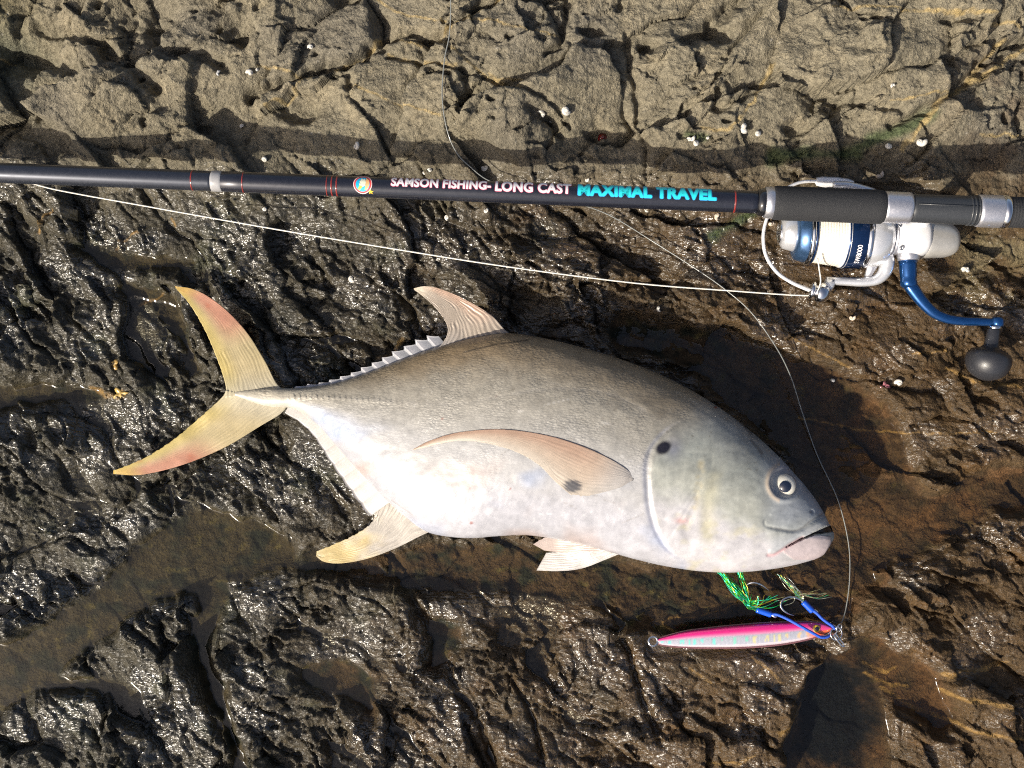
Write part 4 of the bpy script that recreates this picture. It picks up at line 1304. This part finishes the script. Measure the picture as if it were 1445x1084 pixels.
V_, F_ = lathe(RP(1256, 331), AXD, [(0, rl(30)), (rl(4), rl(31)), (rl(8), rl(30))], 40)
mk('rotor_collar', V_, F_, ALU, reel)
# lower arm
arm = [(1246, 352, 44), (1252, 368, 44), (1248, 384, 43), (1236, 395, 42), (1216, 398, 41), (1190, 397, 40), (1166, 396, 40)]
q = smooth(arm, 8)
V_, F_ = tube([RP(x, y, z * .001) for x, y, z in q], np.interp(np.linspace(0, 1, len(q)), [0, .3, .55, 1], [rl(10), rl(10), rl(7), rl(5.5)]), 16, 1.2)
mk('bail_arm', V_, F_, SILV, rotor)
# rib joining arm to rotor
V_, F_ = tube([RP(1240, 352, .042), RP(1232, 372, .042), RP(1224, 392, .041)], [rl(9), rl(8), rl(5)], 12, .6)
mk('arm_rib', V_, F_, ALU, rotor)
arm2 = [(1246, 306, 44), (1246, 288, 45), (1236, 275, 46), (1216, 267, 47), (1196, 262, 48), (1176, 261, 48)]
q = smooth(arm2, 8)
V_, F_ = tube([RP(x, y, z * .001) for x, y, z in q], np.interp(np.linspace(0, 1, len(q)), [0, .4, 1], [rl(9), rl(7), rl(5)]), 14, 1.2)
mk('bail_arm', V_, F_, SILV, rotor)
# bail cam (the block showing above the grip)
bx_ = []
V_, F_ = tube([RP(x, y, z) for x, y, z in ((1151, 256, .034), (1152.5, 256.3, .034), (1160, 256.6, .034), (1180, 258, .034), (1196, 260, .034), (1203, 261.5, .034), (1205, 262, .034))], [rl(3), rl(6), rl(7.4), rl(8.2), rl(8.0), rl(6.6), rl(3)], 8, .8)
mk('bail_cam', V_, F_, WHITEP, rotor, smoothed=False)
wire = smooth([(1156, 256, 34), (1140, 256, 35), (1124, 259, 37), (1108, 268, 40), (1092, 288, 46), (1081, 312, 46), (1077, 336, 46), (1081, 361, 45), (1096, 384, 47), (1116, 398, 44), (1136, 407, 42), (1148, 411, 41)], 8)
V_, F_ = tube([RP(x, y, z * .001) for x, y, z in wire], np.interp(np.linspace(0, 1, len(wire)), [0, .8, 1], [rl(2.3), rl(2.6), rl(3.2)]), 10)
mk('bail_wire', V_, F_, WHITEP, rotor)
rd = (RP(1172, 417, .043) - RP(1142, 408, .041)).normalized()
V_, F_ = lathe(RP(1142, 408, .041), rd, [(0, rl(3)), (rl(1), rl(10)), (rl(4), rl(13)), (rl(7), rl(12)), (rl(8), rl(9)), (rl(11), rl(9)), (rl(12), rl(13.5)), (rl(15), rl(15)), (rl(22), rl(13.5)), (rl(28), rl(9)), (rl(28.5), rl(4.5)), (rl(26.5), rl(4)), (rl(26.4), rl(.2))], 32)
roller = mk('line_roller', V_, F_, CHROME, rotor)
V_, F_ = tube([RP(1172, 396, .040), RP(1170, 402, .041), RP(1166, 408, .042)], [rl(8), rl(8), rl(7)], 12)
mk('arm_knuckle', V_, F_, SILV, rotor)
# gear box
def blob(st, n=40):
    V = []
    for x, y, z, ry, rz in st:
        for k in range(n):
            a = 2 * math.pi * k / n
            cs, sn_ = math.cos(a), math.sin(a)
            e = .78
            V.append(RP(x, y, z) + Vector((0, rl(ry) * math.copysign(abs(cs) ** e, cs), rl(rz) * math.copysign(abs(sn_) ** e, sn_))))
    F = grid_faces(len(st), n, True)
    V += [RP(*st[0][:3]), RP(*st[-1][:3])]
    m = (len(st) - 1) * n
    F += [(len(V) - 2, (k + 1) % n, k) for k in range(n)] + [(len(V) - 1, m + k, m + (k + 1) % n) for k in range(n)]
    return V, [f[::-1] for f in F]
def bs(st, n=5): return smooth(st, n).tolist()
mk('gear_case', *blob(bs([(1258, 331, .043, 18, 20), (1261, 331, .043, 26, 30), (1268, 332, .043, 29, 34), (1284, 334, .043, 30, 35), (1300, 334, .043, 28, 33), (1306, 334, .043, 22, 28)])), WHITEP, reel)
mk('rear_cover', *blob(bs([(1298, 336, .040, 22, 24), (1303, 337, .040, 27, 31), (1318, 338, .039, 26, 30), (1335, 339, .038, 24, 27), (1346, 340, .038, 18, 21), (1352, 340, .038, 8, 10)])), BRNG, reel)
V_, F_ = tube([RP(1292, 322, .050), RP(1300, 314, .062), RP(1308, 306, .074), rod_c(1312)], [rl(17), rl(12), rl(10), rl(13)], 20, .6)
mk('reel_stem', V_, F_, WHITEP, reel)
hz = .046
SCREW = simple('screw_steel', (.45, .45, .46), .25, .9, 0, .1, 900)
case = [o for o in reel.children if o.name.startswith('gear_case')][0]
for (sx_, sy_) in ((1270, 318), (1296, 322), (1272, 350)):
    zt = .043 + rl(34) * max(0, 1 - (abs(sy_ - 334) / 30) ** 2.5) ** .4
    V_, F_ = lathe(RP(sx_, sy_, zt - .0006), (0, (334 - sy_) * .02, 1), [(0, rl(3.2)), (.0008, rl(3.2)), (.0011, rl(2.6)), (.0011, rl(1.2)), (.0006, rl(1.0)), (.0006, .00005)], 20)
    mk('screw', V_, F_, SCREW, case)
V_, F_ = torus(RP(1300, 335, .0415), (1, 0, 0), rl(29.5), rl(.7), 48, 6)
mk('case_seam', V_, F_, SCREW, case)
hd_ = Vector((.03, -1, .02)).normalized()
def HL(p0, prof, name, mat, parent=reel, n=36):
    return mk(name, *lathe(p0, hd_, [(rl(a), rl(b)) for a, b in prof], n), mat, parent)
HL(RP(1281, 340, hz), [(0, 18), (10, 18), (14, 16.5), (22, 16), (27, 15.2), (28, 14)], 'handle_boss', ALU)
handle = HL(RP(1281, 366, hz), [(0, 12), (.5, 13.2), (8, 12.4), (24, 11.6), (26, 11), (30, 11.6), (36, 12), (40, 8), (41, 1)], 'handle_hub', BLUE)
ha = smooth([(1281, 399, 46), (1288, 408, 46), (1300, 424, 46), (1316, 440, 46), (1334, 449, 46), (1356, 453, 46), (1380, 454, 46), (1406, 455, 46)], 8)
V_, F_ = tube([RP(x, y, z * .001) for x, y, z in ha], np.interp(np.linspace(0, 1, len(ha)), [0, .15, .5, 1], [rl(9), rl(9.5), rl(7), rl(5.4)]), 20, .85)
mk('handle_arm', V_, F_, BLUE, reel)
V_, F_ = lathe(RP(1407, 447, hz), hd_, [(0, rl(3)), (rl(1), rl(7)), (rl(5), rl(9.5)), (rl(10), rl(9)), (rl(14), rl(8))], 28)
mk('handle_end', V_, F_, BLUE, reel)
V_, F_ = lathe(RP(1404, 460, hz), hd_, [(0, rl(7)), (rl(.5), rl(8.5)), (rl(4), rl(8.6)), (rl(5), rl(7))], 28)
mk('knob_washer', V_, F_, CHROME, reel)
V_, F_ = lathe(RP(1403, 464, hz), Vector((-.16, -1, -.05)), [(0, rl(7.5)), (rl(2), rl(9)), (rl(14), rl(9.2)), (rl(24), rl(10.5)), (rl(28), rl(14)), (rl(31), rl(22)), (rl(34), rl(27)), (rl(39), rl(30.5)), (rl(46), rl(31.5)), (rl(54), rl(30)), (rl(62), rl(26)), (rl(69), rl(18)), (rl(73), rl(8)), (rl(74), rl(.5))], 48)
mk('handle_knob', V_, F_, RUB, reel)
# model number on the skirt, running round the spool
V, F, (a, b_, c0, d0) = text_mesh('SW8000', .012)
out = []
up_ = Vector((0, 0, 1)); sd = Vector((0, -1, 0))
for v in V:
    f = (v[0] - a) / (b_ - a)
    ang = R(62 - 38 * f)                        # from the lower side towards the top of the spool
    xx = 1205 - 7.0 * (v[1] - c0) / (d0 - c0)
    c = AX + AXD * rt(xx)
    out.append(c + rl(48.1) * (math.sin(ang) * sd + math.cos(ang) * up_))
mk('lettering', out, F, WHITEINK, spool, smoothed=False)
V_, F_ = torus(AX + AXD * rt(1190), AXD, rl(47.3), rl(.5), 64, 6)
mk('skirt_stripe', V_, F_, SILV, spool)

# ------------------------------------------------------------------ lines
def line_thing(name, pts, r, mat, label, cat):
    q = smooth(pts, 10)
    V, F = tube([P(*p) for p in q], r, 8)
    return tag(mk(name, V, F, mat, None, base=P(*pts[len(pts) // 2])), label, cat)
BRAID = simple('white_braid', (.66, .64, .58), .5, 0, .1, .08, 1500)
NYLON = simple('clear_leader', (.20, .21, .20), .15, 0, 1.0, .1, 900)
rp_ = lambda x: float(rod_z(x))
mpts = [(-260, 246, .075), (-60, 248, .068), (20, 253, .056), (80, 268, .050), (200, 290, .045), (380, 322, .042), (560, 352, .041), (720, 377, .040), (900, 400, .040), (1040, 411, .041), (1110, 416, .0415), (1147, 417.5, .0415)]
line_thing('braided_line', mpts, .00062, BRAID, 'thin white braided line running straight from the rod to the line roller', 'fishing line')
sp = [(1153, 414, .046), (1158, 398, .050), (1156, 380, .056), (1154, 365, .064)]
V_, F_ = tube([P(*p) for p in smooth(sp, 6)], .0006, 8)
mk('line_end', V_, F_, BRAID, spool)
lead = [(1183, 889), (1193, 862), (1199, 815), (1197, 765), (1182, 705), (1153, 642), (1132, 582), (1116, 532), (1095, 490), (1060, 441), (1020, 406), (975, 375), (920, 340), (868, 308), (830, 292), (780, 280), (735, 268), (690, 255), (662, 234), (644, 215), (631, 184), (624, 138), (627, 86), (634, 50), (636, 10), (634, -60)]
q = smooth(lead, 10)
gz = np.array([ground(x, y) for x, y in q])
ker = 15
env = np.array([gz[max(0, i - ker):i + ker].max() for i in range(len(gz))])
env = np.convolve(np.pad(env, ker, mode='edge'), np.ones(2 * ker + 1) / (2 * ker + 1), 'valid') + .002
env[:12] = np.linspace(.010, env[12], 12)
V_, F_ = tube([P(q[i, 0], q[i, 1], env[i]) for i in range(len(q))], .00050, 8)
tag(mk('leader_line', V_, F_, NYLON, None, base=P(1132, 582, 0)), 'clear curved leader line looping past the fish head to the pink jig', 'fishing line')

# ------------------------------------------------------------------ the jig
JZ = .009
JT = smooth([(928, 902), (935, 899), (965, 891), (1000, 886), (1050, 881), (1100, 878), (1140, 877.5), (1162, 880), (1174, 885)], 8)
JB = smooth([(928, 907), (935, 910.5), (965, 913.5), (1000, 914.5), (1050, 914), (1100, 910), (1140, 902.5), (1162, 896), (1174, 889)], 8)
jt = resample(JT, 120); jb = resample(JB, 120)
nj = 40; jv = []; jc = []; jv2 = []
HOLO = np.array((.42, .43, .50))
for i in range(120):
    f = i / 119
    wj = .0058 * math.sin(math.pi * min(1, max(0, .06 + .88 * f))) ** .6
    for k in range(nj):
        a = 2 * math.pi * k / nj
        t = .5 - .5 * math.cos(a)
        tt = t * .94 + .03
        x = jt[i, 0] * (1 - tt) + jb[i, 0] * tt; y = jt[i, 1] * (1 - tt) + jb[i, 1] * tt
        z = JZ + wj * math.copysign(abs(math.sin(a)) ** .8, math.sin(a))
        jv.append(P(x, y, z))
        nn = .05 * math.sin(x * .31) + .03 * math.sin(x * .9 + 1)
        if t < .30 + nn * .3: c = np.array((.80, .03, .25))
        elif t < .46: c = np.array((.80, .03, .25)) * (1 - (t - .3) / .16) + np.array((.66, .34, .50)) * ((t - .3) / .16)
        elif t < .90:
            stripe = math.sin(x * .55) * math.sin(x * .13 + 2)
            on = stripe > .25 and .50 < t < .80 + .1 * math.sin(x * 2.1)
            hue = [np.array((.10, .62, .52)), np.array((.16, .55, .40)), np.array((.60, .55, .22)), np.array((.66, .46, .20))][int(min(3, max(0, (x - 960) / 50)))]
            c = (hue * .75 + HOLO * .25) if on else HOLO * (.92 + .10 * math.sin(x * .23 + t * 5) * math.sin(x * 1.3))
        else: c = np.array((.62, .52, .58))
        if f > .84: 
            q_ = min(1, (f - .84) / .06)
            c = c * (1 - q_) + (np.array((.74, .06, .24)) if t < .62 else np.array((.75, .13, .05))) * q_
        jc.append(np.clip(c, .02, .9))
jig = empty('metal_jig', P(1050, 897, 0), 'slender pink and silver metal jig lure with yellow eye lying below the fish', 'fishing lure')
JF = [f[::-1] for f in grid_faces(120, nj, True)]
jv += [P(927, 904.5, JZ), P(1175, 887, JZ)]; jc += [np.array((.6, .2, .35))] * 2
JF += [(len(jv) - 2, k, (k + 1) % nj) for k in range(nj)] + [(len(jv) - 1, 119 * nj + (k + 1) % nj, 119 * nj + k) for k in range(nj)]
mk('jig_body', jv, JF, attr_material('jig_paint', .22, 1.0, .15), jig, colors=np.array(jc))
# clear resin seam round the edge
edge = np.vstack([JT[::2], JB[::-2]])
V_, F_ = tube([P(x, y, JZ) for x, y in resample(np.vstack([edge, edge[:1]]), 160)], .0008, 8)
mk('resin_seam', V_, F_, simple('jig_resin', (.16, .07, .08), .08, 0, 1.0), jig)
jz2 = JZ + .0040
je = mk('jig_eye', *cap(P(1152, 887, jz2 - .0010), L(5.6, .01), 1.4, bulge=.6), simple('jig_eye_yellow', (.70, .42, .02), .15, 0, 1.0), jig)
mk('pupil', *cap(P(1152.4, 887, jz2 - .0007), L(5.6, .01), .55, bulge=.62), PUP, je)
mk('tail_ring', *torus(P(921.5, 905, JZ + .002), (0.1, .1, 1), L(6.5, .012), L(1.5, .012)), CHROME, jig)
mk('nose_ring', *torus(P(1174, 889, JZ + .001), (-.5, .25, .8), L(7, .01), L(1.2, .01)), CHROME, jig)
ring = mk('split_ring', *join(torus(P(1180, 894, JZ + .002), (.25, .1, .9), L(9, .01), L(1.1, .01)), torus(P(1180, 894, JZ + .0033), (.25, .1, .9), L(9, .01), L(1.1, .01))), CHROME, jig)
mk('solid_ring', *torus(P(1184, 886, JZ + .004), (.6, -.3, .7), L(6, .01), L(1.2, .01)), CHROME, jig)
V_, F_ = tube([P(x, y, z) for x, y, z in ((1178, 893, .012), (1184, 901, .011), (1190, 908, .010), (1191, 913, .010), (1188, 912, .0115), (1181, 903, .0135), (1176, 896, .0135))], L(1.3, .01), 8)
mk('snap', V_, F_, CHROME, jig)

BCORD = simple('blue_cord', (.02, .10, .62), .55, 0, .1, .2, 2500, .0004, 3000)
BWRAP = simple('blue_thread_wrap', (.008, .085, .60), .28, 0, .7, .2, 2500)
def tinsel_material():
    M = Mat('tinsel')
    tc = M.node('ShaderNodeTexCoord')
    col = M.node('ShaderNodeAttribute', attribute_name='Col')
    v = M.node('ShaderNodeTexVoronoi', Scale=900.0)
    M.link(tc.outputs['Object'], v.inputs['Vector'])
    hs_ = M.node('ShaderNodeHueSaturation', Saturation=1.1)
    mr = M.node('ShaderNodeMapRange'); mr.inputs['To Min'].default_value = .36; mr.inputs['To Max'].default_value = .6
    M.link(v.outputs['Color'], mr.inputs['Value']); M.link(mr.outputs['Result'], hs_.inputs['Hue'])
    M.link(col.outputs['Color'], hs_.inputs['Color']); M.link(hs_.outputs['Color'], M.b.inputs['Base Color'])
    M.set(Metallic=.6, Roughness=.25, Coat_Weight=.6)
    return M.m
TINS = tinsel_material()
def ribbon_set(strands, width, cols):
    V, F, C = [], [], []
    for st_, c in zip(strands, cols):
        q = smooth(st_, 7)
        t = np.gradient(q[:, :2], axis=0); t /= np.linalg.norm(t, axis=1)[:, None] + 1e-9
        o = len(V)
        tw = random.random() * 6
        for i in range(len(q)):
            n_ = np.array((-t[i, 1], t[i, 0])) * width / 2
            dz_ = .0004 * math.sin(tw + i * .9)
            V += [P(q[i, 0] + n_[0], q[i, 1] + n_[1], q[i, 2] + dz_), P(q[i, 0], q[i, 1], q[i, 2] + .0003), P(q[i, 0] - n_[0], q[i, 1] - n_[1], q[i, 2] - dz_)]
            g = .6 + .8 * random.random()
            C += [np.clip(np.array(c) * g, 0, .9)] * 3
        for i in range(len(q) - 1):
            for j in range(2):
                F.append((o + i * 3 + j, o + i * 3 + j + 1, o + (i + 1) * 3 + j + 1, o + (i + 1) * 3 + j))
    return V, F, np.array(C)
def wrap(name, a, b, r, parent):
    d = b - a; l = d.length
    prof = [(0, r * .5)]
    n = 12
    for i in range(n + 1):
        prof += [(l * (.04 + .92 * i / n), r * (1.0 + .06 * (i % 2)))]
    prof += [(l, r * .5)]
    return mk(name, *lathe(a, d, prof, 18), BWRAP, parent)
# hook nearer the fish's throat
h1 = empty('assist_hook', P(1075, 855, 0), 'assist hook with thick green tinsel and blue cord under the fish throat', 'fish hook')
mk('hook', *tube([P(*p) for p in smooth([(1091, 868.5, .010), (1086, 867, .010), (1072, 862, .009), (1062, 854, .0085), (1052, 843, .009), (1049, 833, .011), (1054, 825, .013), (1064, 822, .015), (1075, 826, .014), (1086, 834, .012)], 8)], np.interp(np.linspace(0, 1, 73), [0, .85, 1], [.00085, .00085, .00010]), 10), CHROME, h1)
mk('hook_eye', *lathe(P(1088, 866.5, .0105), P(1096, 871, .0105) - P(1088, 866.5, .0105), [(0, .0008), (.001, .0018), (.004, .0020), (.0058, .0008)], 16), CHROME, h1)
wrap('thread_wrap', P(1067, 860, .010), P(1089, 867.5, .010), .0026, h1)
mk('cord', *tube([P(*p) for p in smooth([(1090, 867, .012), (1097, 867.5, .013), (1112, 874, .0155), (1130, 884, .017), (1146, 893, .0165), (1158, 899, .014), (1166, 899, .012), (1172, 896, .010)], 8)], .00125, 12), BCORD, h1)
strands, cols = [], []
for i in range(110):
    u = random.random(); sp_ = random.gauss(0, 1)
    if i < 72: ex, ey = 1016 + 22 * u * .6 + 3 * sp_, 806 + 10 * u
    elif i < 96: ex, ey = 1045 + 2.5 * sp_, 804 + 6 * u
    else: ex, ey = 1075 + 16 * sp_, 838 + 10 * u
    mxp, myp = (ex + 1062) / 2 + random.uniform(-5, 3), (ey + 856) / 2 + random.uniform(-3, 8)
    strands.append([(1068 + random.uniform(-2, 2), 861 + random.uniform(-2, 2), .0105), (1058 + random.uniform(-5, 4), 852 + random.uniform(-4, 5), .011 + .003 * random.random()), (mxp, myp, .012 + .006 * random.random()), (ex, ey, .010 + .008 * random.random())])
    cols.append(random.choice([(.04, .50, .18), (.03, .40, .12), (.08, .55, .30), (.05, .50, .40), (.50, .45, .06)]))
V_, F_, C_ = ribbon_set(strands, .9, cols)
tn = mk('tinsel', V_, F_, TINS, h1, colors=C_); tn['kind'] = 'stuff'
h2 = empty('assist_hook', P(1130, 855, 0), 'assist hook with sparse clear tinsel and bare curved point beside the jig nose', 'fish hook')
mk('hook', *tube([P(*p) for p in smooth([(1152, 864, .011), (1146, 860, .011), (1134, 850, .011), (1125, 844.5, .012), (1114, 842.5, .013), (1105, 846, .014), (1101.5, 854, .0145), (1105, 861, .014), (1112, 866, .0135), (1121, 869, .013)], 8)], np.interp(np.linspace(0, 1, 73), [0, .85, 1], [.00085, .00085, .00010]), 10), CHROME, h2)
mk('hook_eye', *lathe(P(1147, 860, .0115), P(1155, 867, .0115) - P(1147, 860, .0115), [(0, .0008), (.001, .0018), (.004, .0021), (.0060, .0008)], 16), CHROME, h2)
wrap('thread_wrap', P(1133, 849, .011), P(1147, 863, .011), .0026, h2)
mk('cord', *tube([P(*p) for p in smooth([(1148, 862, .013), (1153, 866, .013), (1160, 873, .013), (1168, 879, .0125), (1174, 883, .012), (1178, 888, .012)], 8)], .00125, 12), BCORD, h2)
strands, cols = [], []
for i in range(30):
    u = random.random(); sp_ = random.gauss(0, 1)
    if i < 20: ex, ey = 1098 + 10 * u + 3 * sp_, 810 + 8 * u
    elif i < 24: ex, ey = 1090 + 8 * sp_, 846 + 4 * sp_
    else: ex, ey = 1164 + 8 * sp_, 836 + 5 * sp_
    mxp, myp = (ex + 1128) / 2 + random.uniform(-4, 4), (ey + 844) / 2 + random.uniform(-4, 3)
    strands.append([(1134 + random.uniform(-2, 2), 850 + random.uniform(-2, 2), .011), (1127 + random.uniform(-3, 6), 842 + random.uniform(-4, 3), .012), (mxp, myp, .013), (ex, ey, .012)])
    cols.append(random.choice([(.35, .38, .30), (.10, .45, .25), (.45, .42, .20), (.30, .36, .36), (.50, .40, .05)]))
V_, F_, C_ = ribbon_set(strands, .7, cols)
tn = mk('tinsel', V_, F_, TINS, h2, colors=C_); tn['kind'] = 'stuff'

# ------------------------------------------------------------------ small life on the rock
def snail(n=64, m=12):
    """periwinkle: a tube winding down a growing spiral."""
    V = []; turns = 2.6
    for i in range(n):
        f = i / (n - 1); a = 2 * math.pi * turns * f
        g = math.exp(1.25 * (f - 1) * turns * .62)
        Rr = .52 * g; r = .52 * g
        cz = 1.15 * (1 - g)
        for k in range(m):
            b = 2 * math.pi * k / m
            rr = Rr + r * math.cos(b)
            V.append((rr * math.cos(a), rr * math.sin(a), cz + r * 1.05 * math.sin(b)))
    F = grid_faces(n, m, True)
    V.append((V[0][0], V[0][1], V[0][2])); V.append(tuple(np.mean(V[(n - 1) * m:n * m], 0)))
    F += [(len(V) - 2, (k + 1) % m, k) for k in range(m)] + [(len(V) - 1, (n - 1) * m + k, (n - 1) * m + (k + 1) % m) for k in range(m)]
    return np.array(V), F
SV, SF = snail()
shell_mats = [simple('shell_chalk', (.62, .59, .53), .5, 0, .2, .15, 400, .0002, 1200), simple('shell_cream', (.60, .50, .40), .5, 0, .2, .2, 400, .0002, 1200), simple('shell_grey', (.42, .42, .42), .5, 0, .2, .2, 400, .0002, 1200)]
shell_me = []
for mm_ in shell_mats:
    me = bpy.data.meshes.new('snail_shell'); me.from_pydata(SV.tolist(), [], SF)
    me.polygons.foreach_set('use_smooth', [True] * len(me.polygons)); me.materials.append(mm_); shell_me.append(me)
SHELLS = [
    (310, 104, 7, 0, 'grey snail shell lying left of the pair on the upper left ledge', 2),
    (353, 103, 9, 0, 'white snail shell, bigger of the close pair on the upper left ledge', 0),
    (363, 100, 5, 0, 'tiny white snail shell, smaller of the close pair on the upper left ledge', 0),
    (439, 67, 7, 0, 'pale snail shell in the shaded hollow highest on the left', 0),
    (342, 178, 6, 0, 'small white snail shell just above the rod shadow on the left', 0),
    (375, 225, 8, 0, 'white snail shell above the rod near the grey ferrule', 0),
    (505, 207, 9, 0, 'white snail shell above the round badge of the rod', 0),
    (598, 245, 6, 0, 'small white snail shell touching the rod above the word fishing, left one', 0),
    (607, 241, 6, 0, 'small white snail shell touching the rod above the word fishing, right one', 0),
    (684, 239, 8, 0, 'white snail shell beside the leader line just above the rod', 0),
    (763, 162, 10, 0, 'white snail shell, left of the three above the rounded block', 0),
    (778, 171, 7, 0, 'small white snail shell, middle of the three above the rounded block', 0),
    (797, 157, 11, 0, 'large white snail shell, right of the three above the rounded block', 0),
    (829, 254, 6, 1, 'small pale snail shell above the cyan letter M', 0),
    (974, 196, 10, 0, 'white snail shell, upper one of the touching pair above the cyan lettering', 0),
    (982, 205, 9, 0, 'white snail shell, lower one of the touching pair above the cyan lettering', 0),
    (999, 196, 5, 0, 'tiny white snail shell just right of the touching pair', 0),
    (1048, 182, 13, 0, 'largest round white snail shell on the ledge right of centre', 0),
    (1068, 191, 9, 0, 'white snail shell right of and below the largest one', 0),
    (1252, 209, 9, 0, 'white snail shell left of the one on the yellow vein at upper right', 0),
    (1299, 202, 11, 0, 'white snail shell beside the yellow vein at upper right', 0),
    (1240, 247, 10, 1, 'pinkish cream snail shell just above the foam grip', 1),
    (1259, 122, 6, 0, 'lone small white snail shell high on the right ledge', 0),
    (1087, 315, 7, 0, 'cream snail shell beside the bail wire below the grip front', 1),
    (1361, 383, 9, 0, 'white snail shell on olive rock right of the reel', 0),
    (1202, 448, 8, 0, 'cream snail shell below the line roller', 1),
    (1267, 539, 9, 0, 'white snail shell below the handle arm near a pink scrap', 0),
    (1175, 538, 6, 0, 'small grey snail shell between the leader line and the pink scrap', 2),
    (1369, 504, 14, 0, 'grey brown snail shell touching the black handle knob', 2),
    (632, 307, 7, 0, 'white snail shell under the rod below the word fishing', 0),
    (686, 298, 6, 0, 'small white snail shell under the rod below the hyphen', 0),
    (912, 299, 6, 0, 'small white snail shell below the cyan letter L', 0),
    (1013, 306, 8, 1, 'cream snail shell under the rod near the end of the lettering', 1),
    (375, 258 + 38, 6, 0, 'small pale snail shell on wet rock below the ferrule', 0),
    (497, 394, 8, 0, 'pale snail shell on wet rock left of the dorsal fin lobe', 0),
    (930, 436, 6, 0, 'tiny white snail shell between the white braid and the fish back', 0),
]
for (x, y, d, _, lab, mi) in SHELLS:
    z = ground(x, y)
    o = bpy.data.objects.new('snail_shell', shell_me[mi]); COL.objects.link(o)
    sz = L(d, z) / 1.4 * random.uniform(.98, 1.1)
    p = P(x, y, z)
    o.location = (p.x, p.y, z + sz * .5)
    o.scale = (sz * random.uniform(.95, 1.1), sz * random.uniform(.88, 1.0), sz * random.uniform(.85, 1.05))
    o.rotation_euler = (random.uniform(-.8, .8), random.uniform(-.8, .8), random.uniform(0, 6.28))
    tag(o, lab, 'snail shell', 'small snail shells on the rock')

# red anemone closed up in a hole
ANM = simple('anemone_flesh', (.11, .006, .006), .15, 0, 1.0, .25, 500)
za = ground(850, 195); pa = P(850, 195, za - .001)
an = empty('sea_anemone', pa, 'closed dark red sea anemone in a hole above the rod', 'sea anemone')
V_, F_ = lathe(pa, (0.1, -.1, 1), [(0, L(6.5, .03)), (.001, L(7, .03)), (.0025, L(6, .03)), (.0036, L(4, .03)), (.004, L(2.4, .03)), (.0034, L(1.2, .03)), (.003, .0001)], 24)
mk('column', V_, F_, ANM, an)
tv = []
for k in range(10):
    a = 2 * math.pi * k / 10
    c0 = pa + Vector((math.cos(a) * L(2.6, .03), math.sin(a) * L(2.6, .03), .0034))
    tv.append(tube([c0, c0 + Vector((-math.cos(a) * .0008, -math.sin(a) * .0008, .0012)), c0 + Vector((-math.cos(a) * .0016, -math.sin(a) * .0016, .0014))], [.0007, .0006, .0002], 6))
mk('tentacle_ring', *join(*tv), ANM, an)

# scrap of pink weed
def leaf_scrap(name, x, y, size, mat, label, cat, seed):
    r2 = np.random.default_rng(seed)
    z = ground(x, y)
    p = P(x, y, z + .0015)
    n = 22; V = [(0, 0, 0)]
    for ring_ in (.5, 1.0):
        for k in range(n):
            a = 2 * math.pi * k / n
            rr = ring_ * size * (.65 + .35 * math.sin(3 * a + seed) + .2 * r2.random())
            V.append((rr * math.cos(a), .7 * rr * math.sin(a), .0012 * math.sin(4 * a) * ring_ + .0008 * r2.random()))
    F = [(0, 1 + k, 1 + (k + 1) % n) for k in range(n)] + [(1 + k, 1 + n + k, 1 + n + (k + 1) % n, 1 + (k + 1) % n) for k in range(n)]
    V = np.array(V); N = len(V)
    V2 = V - np.array((0, 0, .0006))
    F2 = [tuple(i + N for i in f[::-1]) for f in F] + [(1 + n + k, 1 + n + N + k, 1 + n + N + (k + 1) % n, 1 + n + (k + 1) % n) for k in range(n)]
    return tag(mk(name, np.vstack([V, V2]) + np.array(p), F + F2, mat, None, base=p), label, cat)
leaf_scrap('seaweed_scrap', 1249, 544, L(8, 0), simple('pink_weed', (.30, .10, .12), .3, 0, .8, .4, 600), 'scrap of pink weed beside a white shell below the handle arm', 'seaweed', 3)
leaf_scrap('seaweed_scrap', 160, 514, L(11, 0), simple('ochre_weed', (.42, .27, .08), .4, 0, .5, .4, 500), 'ochre weed scrap on black rock above the lower tail lobe', 'seaweed', 5)
leaf_scrap('seaweed_scrap', 170, 556, L(13, 0), simple('ochre_weed_pale', (.44, .30, .09), .4, 0, .5, .4, 500), 'ochre weed scrap at the edge of the small left pool', 'seaweed', 8)
